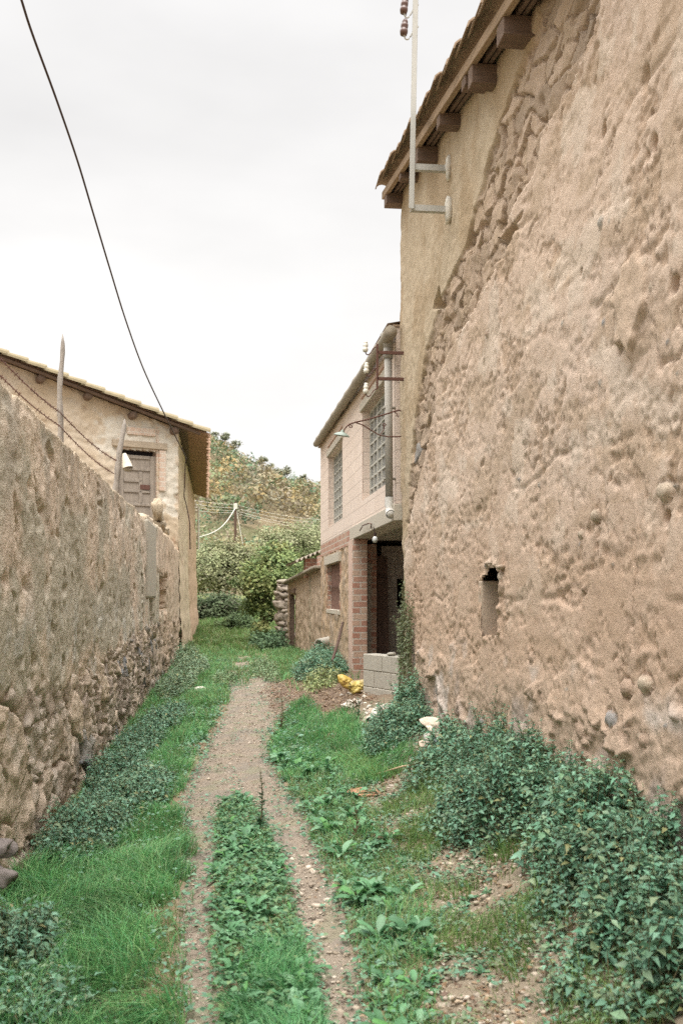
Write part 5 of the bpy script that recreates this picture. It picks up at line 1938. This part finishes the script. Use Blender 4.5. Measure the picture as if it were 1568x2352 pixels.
x, y = scatter(-.4, 1.1, 3.2, 12, 900, lambda x, y: rut(x, y) * sstep(.75, .35, rut(x + .07, y) * rut(x - .07, y)))
creep(x, y, .035, NETTLE, .02)
npmesh('ground_cover', np.concatenate(LV), [np.concatenate(LF)], M_LEAF, None, np.concatenate(LC), loc=(0, 0, 0))
tag(bpy.data.objects['ground_cover'], 'small creeping leaves among the grass and stones', 'ground cover', kind='stuff')

# dead leaves and chips
LV, LF, LC = [], [], []
lo = 0
DEAD = [(.20, .12, .07), (.28, .19, .11), (.13, .08, .055), (.36, .28, .19)]
x, y = scatter(.45, 1.75, 11.2, 16, 600, lambda x, y: sstep(.5, .75, x + .2 * fbm(x * 2, y * 2, 2, 831)))
creep(x, y, .04, DEAD, .03)
x, y = scatter(-.9, -.2, 12.5, 16, 350, lambda x, y: sstep(.0, .3, fbm(x * 1.5, y, 2, 832)))
creep(x, y, .05, DEAD, .06)
x, y = scatter(-.4, 1.3, 3.2, 12, 160, lambda x, y: x * 0 + 1)
creep(x, y, .02, DEAD + [(.42, .35, .25)], .01)
x, y = scatter(.8, 1.6, 3.2, 9, 900, lambda x, y: stonyf(x, y))
creep(x, y, .03, DEAD, .01)
npmesh('leaf_litter', np.concatenate(LV), [np.concatenate(LF)], M_LEAF, None, np.concatenate(LC), loc=(0, 0, 0))
tag(bpy.data.objects['leaf_litter'], 'brown dead leaves and chips scattered on the bare earth', 'leaf litter', kind='stuff')

# gravel in the ruts
ico = bmesh.new()
bmesh.ops.create_icosphere(ico, subdivisions=1, radius=1)
IV = np.array([v.co[:] for v in ico.verts])
IF = np.array([[v.index for v in f.verts] for f in ico.faces])
ico.free()
GVs, GFs, GCs = [], [], []
go = 0


def gravel(x, y, s0, s1, cols):
    global go
    n = len(x)
    s = s0 * (s1 / s0) ** (rng.random(n) ** 2.2)
    sc = s[:, None] * np.stack([rng.uniform(.8, 1.4, n), rng.uniform(.7, 1.1, n), rng.uniform(.35, .65, n)], -1)
    a = rng.random(n) * 6.28
    v = IV[None] * sc[:, None, :] * (1 + .16 * rng.normal(size=(n, len(IV), 1)))
    X_ = v[..., 0] * np.cos(a)[:, None] - v[..., 1] * np.sin(a)[:, None]
    Y_ = v[..., 0] * np.sin(a)[:, None] + v[..., 1] * np.cos(a)[:, None]
    zb = gz(x, y) - .022 * rut(x, y) + s * .12
    P = np.stack([X_ + x[:, None], Y_ + y[:, None], v[..., 2] + zb[:, None]], -1)
    GVs.append(P.reshape(-1, 3)); GFs.append((IF[None] + (np.arange(n) * len(IV))[:, None, None] + go).reshape(-1, 3))
    GCs.append(np.repeat(pick(cols, n), len(IV), 0))
    go += n * len(IV)


ROCKC = [(.40, .345, .27), (.33, .275, .21), (.47, .41, .34), (.28, .23, .18), (.36, .29, .21)]
x, y = scatter(.25, 1.0, 3.2, 6.4, 560, lambda x, y: rut(x, y) * (x > .3))
gravel(x, y, .005, .032, ROCKC)
x, y = scatter(-.4, 1.0, 3.2, 9, 900, lambda x, y: rut(x, y))
gravel(x, y, .003, .011, ROCKC)
x, y = scatter(-.4, 1.0, 9, 18, 260, lambda x, y: rut(x, y))
gravel(x, y, .006, .018, ROCKC)
x, y = scatter(.6, 1.9, 3.2, 10, 900, lambda x, y: stonyf(x, y))
gravel(x, y, .005, .022, ROCKC)
npmesh('gravel', np.concatenate(GVs), [np.concatenate(GFs)], mat('gravel_stone', attr=True, var=.15, scale=40, bump=.2), None, np.concatenate(GCs), loc=(0, 0, 0))
tag(bpy.data.objects['gravel'], 'loose pale gravel and pebbles in the wheel ruts', 'gravel', kind='stuff')

# ------------------------------------------------------------------ broad-leaved dock plants
def dock_mesh(seed, nl, L0, cols):
    r = np.random.default_rng(seed)
    V, Q, C = [], [], []
    off = 0
    for k in range(nl):
        az = k * 2.4 + r.uniform(-.3, .3)
        Ll = L0 * r.uniform(.55, 1.1)
        el = r.uniform(.25, 1.35)
        W = Ll * r.uniform(.26, .36)
        prof = [(.0, .05), (.2, .12), (.4, .85), (.6, 1.), (.8, .72), (.93, .35), (1., .02)]
        x, z = 0, .005
        c = np.array(cols[r.integers(len(cols))]) * r.uniform(.8, 1.2)
        pt = 0
        d = np.array([math.cos(az), math.sin(az)])
        s = np.array([-d[1], d[0]])
        tw = r.uniform(-.35, .35)
        for i, (t, wv) in enumerate(prof):
            st = (t - pt) * Ll
            pt = t
            e2 = el - 1.5 * t * t * r.uniform(.5, 1)
            x += st * math.cos(e2)
            z += st * math.sin(e2)
            z = max(z, .004)
            wave = .12 * W * math.sin(i * 2.1 + k)
            for side in (-1, 0, 1):
                q = d * x + s * side * W * .5 * wv
                V.append((q[0], q[1], z + (abs(side) * (.16 * W * wv + wave * side)) + side * tw * W * .5 * wv))
                C.append(c * (1.12 if side == 0 else 1))
        for i in range(len(prof) - 1):
            a = off + i * 3
            Q += [(a, a + 1, a + 4, a + 3), (a + 1, a + 2, a + 5, a + 4)]
        off += len(prof) * 3
    return np.array(V), np.array(Q), np.array(C)


DOCK = [(.085, .205, .095), (.11, .245, .12), (.07, .165, .08), (.15, .275, .155), (.09, .23, .07)]
protos = []
for i in range(7):
    V, Q, C = dock_mesh(40 + i, 9 + i % 5, .16 + .015 * (i % 3), DOCK)
    o = npmesh('dock_plant', V, [Q], M_LEAF, None, C, smooth=True, loc=(0, 0, 0))
    protos.append(o)
used = [False] * 7


def dock(x, y, sc, label, group):
    i = rng.integers(7)
    if not used[i]:
        o = protos[i]
        used[i] = True
    else:
        o = protos[i].copy()
        COL.objects.link(o)
    o.location = (float(x), float(y), float(gz(x, y)) - .005)
    o.rotation_euler = (0, 0, float(rng.random() * 6.28))
    o.scale = (sc, sc, sc)
    tag(o, label, 'weed', group)


for k in range(160):
    y_ = 3.3 + (Y_SPLIT - 3.3) * rng.random() ** 1.3
    x_ = lerp(E_L1(y_) + .0, E_C1(y_) - .0, rng.random())
    dock(x_, y_, .35 + .55 * rng.random() ** 1.4, 'broad leaved dock weed in the narrow middle strip between the two ruts', 'docks of the middle strip')
for k in range(165):
    y_ = 3.4 + 6.8 * rng.random() ** 1.1
    x_ = lerp(E_R1(y_) + .03, min(E_W1(y_), E_R1(y_) + .45), rng.random())
    dock(x_, y_, .35 + .65 * rng.random() ** 1.6, 'broad leaved dock weed in the wide strip right of the ruts', 'docks of the right strip')
for k in range(16):
    y_ = rng.uniform(3.5, 7)
    dock(rng.uniform(1.0, 1.4), y_, rng.uniform(.3, .55), 'small flat dock weed on the stony ground before the nettles', 'docks on stony ground')
for k in range(14):
    y_ = rng.uniform(8.5, 14)
    dock(E_L0(y_) - rng.uniform(.0, .25), y_, rng.uniform(.5, .8), 'broad leaved dock weed on the left verge of the path', 'docks of the left verge')
for i in range(7):
    if not used[i]:
        bpy.data.objects.remove(protos[i])


def tall_weed(label, px, top_y, r, cols, leafy=1.):
    b_ = on_ground(*px)
    h = (px[1] - top_y) / FPX * (b_ - EYE)[1]
    root = thing('tall_weed', label, 'weed', b_, 'tall weed stalks')
    m = MB()
    pts = [b_ + np.array([.02 * math.sin(3 * t), .0, h * t]) for t in np.linspace(0, 1, 8)]
    m.tube(pts, [r * (1 - .6 * t) for t in np.linspace(0, 1, 8)], 6)
    m.build('stalk', M_STEM, root)
    n = int(60 * leafy)
    t = rng.random(n)
    P = b_ + np.stack([.02 * np.sin(3 * t), 0 * t, h * t], -1)
    D = rand_dirs(n, .1, .9)
    Ln = .05 * (1.1 - t) * rng.uniform(.6, 1.3, n) + .012
    V, F, C = leaf_geo(P, D, unit(rng.normal(size=(n, 3)) * .4 + np.array([0, 0, 1.])), Ln, Ln * .3, pick(cols, n), .1, .2)
    npmesh('leaves', V, [F], M_LEAF, root, C)


tall_weed('thin tall green weed stalk at the far end of the middle dock strip', (596, 1905), 1770, .006, [(.07, .13, .07)], 1.6)
tall_weed('brown dry weed stalk rising from the right strip docks', (812, 1935), 1845, .005, [(.16, .11, .07)], .5)
tall_weed('leafy upright weed in front of the plaster heaps', (819, 1655), 1595, .005, NETTLE, 1.2)
tall_weed('brown seeding weed where the right strip narrows far up the lane', (645, 1680), 1600, .006, [(.13, .13, .06), (.16, .12, .08)], 1.5)

# plant climbing on the foot of the barn corner
cl = thing('climbing_plant', 'green creeper hanging on the worn barn corner beside the low block wall', 'creeper', (1.95, 11.5, .5))
m = MB()
PV, PD = [], []
for k in range(26):
    a_ = np.array([1.965 - .02 * prng.random(), 11.2 - prng.uniform(0, .75), .5 + prng.uniform(0, .5)])
    pts = [a_]
    for q in range(9):
        a_ = a_ + np.array([prng.uniform(-.008, .012), prng.uniform(-.05, .05), prng.uniform(.02, .14)])
        if k % 9 == 0 and q > 6:
            a_ = a_ + np.array([-.04, .02, -.05])
        a_[1] = min(a_[1], 11.52)
        pts.append(a_)
    m.tube(pts, .0035, 4)
    for q in pts[1:]:
        for _ in range(7):
            PV.append(q + np.array([prng.gauss(-.01, .012), prng.gauss(0, .045), prng.gauss(0, .05)]))
m.build('stems', M_STEM, cl)['kind'] = 'stuff'
PV = np.array(PV)
D = rand_dirs(len(PV), -.8, .5)
D[:, 0] -= .4
Ln = rng.uniform(.02, .045, len(PV))
V, F, C = leaf_geo(PV, unit(D), unit(np.array([-1., 0, .6]) + .5 * rng.normal(size=PV.shape)), Ln, Ln * .55, pick([(.15, .18, .08), (.18, .20, .11), (.11, .15, .07)], len(PV)), .1, .2)
npmesh('leaves', V, [F], M_LEAF, cl, C)


# ------------------------------------------------------------------ trees and shrubs
def tree(name, label, cat, base, lobes, ncl, per, leaf, cols, trunk_r=.06, group=None, shade=.25, spread=.28, card=True, nlimb=10, limb_to=None):
    """lobes: ellipsoids (x, y, z, rx, ry, rz); leaves in clumps near the lobes' surfaces, limbs run to clumps."""
    base = np.array(base, float)
    root = thing(name, label, cat, base, group)
    lb = np.array(lobes, float)
    vol = lb[:, 3] * lb[:, 4] * lb[:, 5]
    li = rng.choice(len(lb), ncl, p=vol / vol.sum())
    dr = rand_dirs(ncl, -.75, 1)
    rr = rng.uniform(.35, 1.0, ncl) ** .6
    cc_ = lb[li, :3] + dr * lb[li, 3:] * rr[:, None]
    n = ncl * per
    ci = np.repeat(np.arange(ncl), per)
    sp_ = spread * lb[li, 3:].mean(1)
    P = cc_[ci] + rng.normal(size=(n, 3)) * (sp_[ci][:, None] * np.array([1, 1, .8]))
    P[:, 2] = np.maximum(P[:, 2], base[2] + .02)
    D = unit(rand_dirs(n, -.8, .6) + .3 * unit(P - cc_[ci]))
    Nn = unit(np.array([0, -.1, .7]) + .38 * rng.normal(size=(n, 3)) + .9 * unit(P - lb[li[ci], :3]))
    Ln = leaf * rng.uniform(.55, 1.3, n)
    clcol = pick(cols, ncl, .22)
    C = clcol[ci] * (1 + .18 * (rng.random((n, 1)) * 2 - 1))
    if card:
        V, F, C = card_geo(P, D, Nn, Ln, Ln * .62, C)
    else:
        V, F, C = leaf_geo(P, D, Nn, Ln, Ln * .7, C)
    m = MB()
    cen = lb[:, :3].mean(0)
    fork = lerp(base, cen, .35)
    m.tube([base + (0, 0, -.1), lerp(base, fork, .5) + (.03, .02, 0), fork], [trunk_r * 1.2, trunk_r, trunk_r * .8], 8)
    for k in rng.choice(ncl, min(nlimb, ncl), replace=False):
        e_ = cc_[k]
        mid = lerp(fork, e_, .5) + rng.normal(size=3) * .08 * np.linalg.norm(e_ - fork)
        m.tube([fork + (0, 0, -.05), mid, e_], [trunk_r * .6, trunk_r * .35, trunk_r * .1], 6)
    m.build('trunk', M_BARK, root, smooth=True)
    npmesh('crown', V, [F], M_FARLEAF if card else M_LEAF, root, C)
    return root


FIG = [(.21, .27, .10), (.27, .31, .115), (.16, .225, .09), (.32, .33, .14), (.13, .195, .08), (.19, .25, .105)]
tree('fig_tree', 'leafy yellowish green tree crowding the lane by the rubble pillar', 'tree', (1.25, 32.5, 0),
     [(1.40, 32.3, 2.35, .85, 1.0, .8), (1.05, 32.2, 1.6, .5, .7, .8), (1.85, 32.8, 2.6, .7, 1, .6), (1.25, 32, .85, .42, .5, .85), (.60, 32.2, 2.0, .45, .5, .4), (1.7, 32.6, 3.0, .5, .7, .45)],
     210, 75, .12, FIG, .09, spread=.20, nlimb=22)
tree('shrub', 'dark mound of brambles at the meadow edge beside the pale house', 'shrub', (-.55, 46, .6),
     [(-.9, 46, 1.1, .8, .9, .55), (-.1, 46.3, 1.2, .8, .9, .6), (.6, 46.8, 1.15, .6, .8, .45), (-1.6, 46, 1.0, .6, .8, .6)], 150, 60, .13,
     [(.09, .13, .06), (.12, .15, .08), (.07, .10, .05), (.16, .15, .10)], .04, 'far shrubs', spread=.22)
PALE = [(.27, .29, .15), (.31, .31, .17), (.22, .25, .135), (.28, .26, .17)]
tree('shrub', 'loose pale olive thicket behind the bramble mound', 'shrub', (-.6, 56, 1.2),
     [(-1.4, 56, 3.0, 1.6, 1.5, 1.4), (.5, 56.5, 2.8, 1.5, 1.5, 1.3), (1.8, 57, 3.6, 1.3, 1.4, 1.1), (-.3, 57, 4.0, 1.3, 1.4, .9)], 300, 80, .15, PALE, .05, 'far shrubs', spread=.2, nlimb=16)
tree('shrub', 'tall feathery pale thicket rising behind the leafy tree', 'shrub', (3.6, 58, 1.2),
     [(3.2, 58, 4.2, 1.6, 1.6, 1.6), (4.9, 58.5, 4.6, 1.5, 1.5, 1.4), (2.6, 58, 2.6, 1.4, 1.4, 1.2)], 260, 80, .15, [(.28, .31, .16), (.24, .28, .14), (.31, .31, .18)], .05, 'far shrubs', spread=.2, nlimb=16)
tree('shrub', 'greyish bare looking thicket above the corrugated shed roof', 'shrub', (7.0, 62, 1.5),
     [(6.4, 62, 5.0, 1.8, 1.6, 1.9), (8.2, 62.5, 5.6, 1.8, 1.6, 2.0), (5.6, 63, 3.4, 1.5, 1.5, 1.5)], 220, 60, .14, [(.27, .23, .17), (.22, .23, .13), (.31, .26, .19)], .06, 'far shrubs', spread=.2, nlimb=26)
tree('shrub', 'low green bush in the meadow left of the leafy tree foot', 'shrub', (.3, 40, .25),
     [(.5, 40, .55, .7, .8, .4), (-.1, 40.5, .45, .4, .5, .3)], 60, 40, .12, [(.10, .15, .07), (.13, .18, .08)], .03, 'far shrubs', spread=.22)
tree('shrub', 'bushy weeds at the foot of the rubble pillar', 'shrub', (1.45, 28.6, .05),
     [(1.35, 28.6, .3, .4, .8, .35), (1.0, 29.5, .25, .35, .7, .3)], 60, 40, .10, [(.09, .15, .08), (.12, .18, .09)], .02, 'far shrubs', spread=.22)

# scrub wood on the hillside: far too many to count
WOOD = [(.15, .21, .11), (.12, .19, .11), (.20, .23, .12), (.30, .235, .12), (.34, .255, .12), (.27, .235, .13), (.25, .21, .145), (.235, .215, .15), (.28, .235, .15)]
ncl = 2900
hxr = rng.uniform(-32, 62, ncl)
hyr = 66 + (224 - 66) * rng.random(ncl) ** .85
band = fbm(hxr * .05, hyr * .03, 2, 840)
big_ = rng.random(ncl)
rr = np.interp(big_, [0, .6, 1], [.8, 1.35, 2.5]) * np.interp(hyr, [60, 110, 180, 220], [.75, .9, 1.05, .62])
cl_c = np.stack([hxr, hyr, hill_z(hxr, hyr) + rr * .65], -1)
dark = rng.random(ncl)
colk = np.where(dark < .40 + .25 * band, rng.integers(0, 3, ncl), np.where(dark < .68, rng.integers(3, 6, ncl), rng.integers(6, 9, ncl)))
ccol = np.array(WOOD)[colk] * rng.uniform(.8, 1.2, (ncl, 1))
per = 56
ci = np.repeat(np.arange(ncl), per)
n = len(ci)
dd_ = rand_dirs(n, -.5, 1) * rng.uniform(.45, 1.05, (n, 1)) ** .7
dd_ *= 1 + .35 * fbm(dd_[:, :1] * 2 + ci[:, None] * 1.7, dd_[:, 1:2] * 2, 2, 841)
P = cl_c[ci] + dd_ * rr[ci][:, None] * np.array([1, 1, .95])
Ln = rr[ci] * rng.uniform(.16, .38, n)
V, F, C = card_geo(P, rand_dirs(n, -.6, .8), unit(dd_ + np.array([0, -.1, .25]) + .3 * rng.normal(size=(n, 3))), Ln, Ln * .7, ccol[ci] * rng.uniform(.88, 1.12, (n, 1)))
npmesh('hillside_scrub', V, [F], M_FARLEAF, None, C, loc=(0, 150, 10))
tag(bpy.data.objects['hillside_scrub'], 'autumn scrub wood covering the hillside', 'woodland', kind='stuff')
# single small trees along the skyline
SKY = [(622, 1262 - 222, 5, 'lone crooked tree on the skyline nearest the pale cottage roof'), ]
RID = [(490, 'solitary small tree on the skyline, nearest the cottage roof'), (514, 'second small tree on the skyline from the cottage roof, darker and rounder'),
       (540, 'low bushy skyline tree where the ridge begins to drop'), (602, 'first of the tight skyline group of three in mid ridge'), (618, 'thin middle tree of the tight skyline group of three'),
       (632, 'last and darkest of the tight skyline group of three'), (652, 'spreading skyline tree just past the group of three'), (692, 'tall open skyline tree on the lower ridge'),
       (712, 'wide wind bent skyline tree near the pink house'), (729, 'skyline tree partly hidden by the pink house corner')]
for px, lab in RID:
    yr_ = 222.
    X_ = at_Y(px, 1050, yr_)[0]
    z_ = float(hill_z(np.array([X_]), np.array([yr_]))[0])
    h_ = prng.uniform(1.8, 3.0)
    wv = prng.uniform(.7, 1.4)
    tree('ridge_tree', lab, 'tree', (X_, yr_, z_ - .2), [(X_ + .3, yr_, z_ + h_ * .8, wv, wv, h_ * .3), (X_ - .4, yr_, z_ + h_ * .6, wv * .6, wv, h_ * .2)], 16, 26, .5,
         [(.25, .27, .18), (.30, .28, .19), (.22, .23, .15)], .14, 'trees on the skyline', spread=.25, nlimb=6)

# ------------------------------------------------------------------ utility pole and wires in front of the hill
YPOLE = 74.
tp_ = at_Y(541, 1152, YPOLE)
bz = float(hill_z(np.array([tp_[0]]), np.array([YPOLE]))[0])
pole = thing('utility_pole', 'dark wooden utility pole with a pale cap, standing before the hillside', 'pole', (tp_[0], YPOLE, bz))
m = MB()
m.tube([(tp_[0] - .05, YPOLE, bz - .3), tp_ + (0, 0, .0)], [.13, .085], 10)
m.build('post', mat('tarred_pole', (.12, .075, .055), var=.2, bump=.2), pole)
m = MB()
c_ = at_Y(541, 1163, YPOLE)
m.box(c_[0] - .14, c_[0] + .14, YPOLE - .16, YPOLE + .12, c_[2] - .22, c_[2] + .2)
m.build('fitting', M_FARWIRE, pole, bev=.04)
m = MB()
m.tube([at_Y(543, 1170, YPOLE), at_Y(560, 1262, YPOLE - .5)], .022, 6)
m.build('stay', M_FARWIRE, pole)
for k, (yl_, yp_, yr_) in enumerate(((1135, 1159, 1190), (1143, 1167, 1197), (1152, 1173, 1207), (1160, 1178, 1213))):
    m = MB()
    a_, b_, c_ = at_Y(380, yl_ - 4, 78), at_Y(541, yp_, YPOLE), at_Y(760, yr_ + 5, 74)
    for p_, q_ in ((a_, b_), (b_, c_)):
        m.tube([lerp(p_, q_, t) + np.array([0, 0, -.22 * math.sin(math.pi * t)]) for t in np.linspace(0, 1, 12)], .010, 5)
    tag(m.build('overhead_wire', M_FARWIRE), ['topmost', 'second from the top', 'third from the top', 'lowest'][k] + ' of the four pale wires crossing before the hillside', 'wire', 'overhead wires')
m = MB()
a_, b_ = at_Y(540, 1168, YPOLE), at_Y(455, 1234, 43)
m.tube([lerp(a_, b_, t) + np.array([0, 0, -.45 * math.sin(math.pi * t)]) for t in np.linspace(0, 1, 16)], [lerp(.03, .018, t) for t in np.linspace(0, 1, 16)], 6)
tag(m.build('service_cable', M_FARWIRE), 'thick pale cable swooping from the utility pole down to the pale house', 'cable')
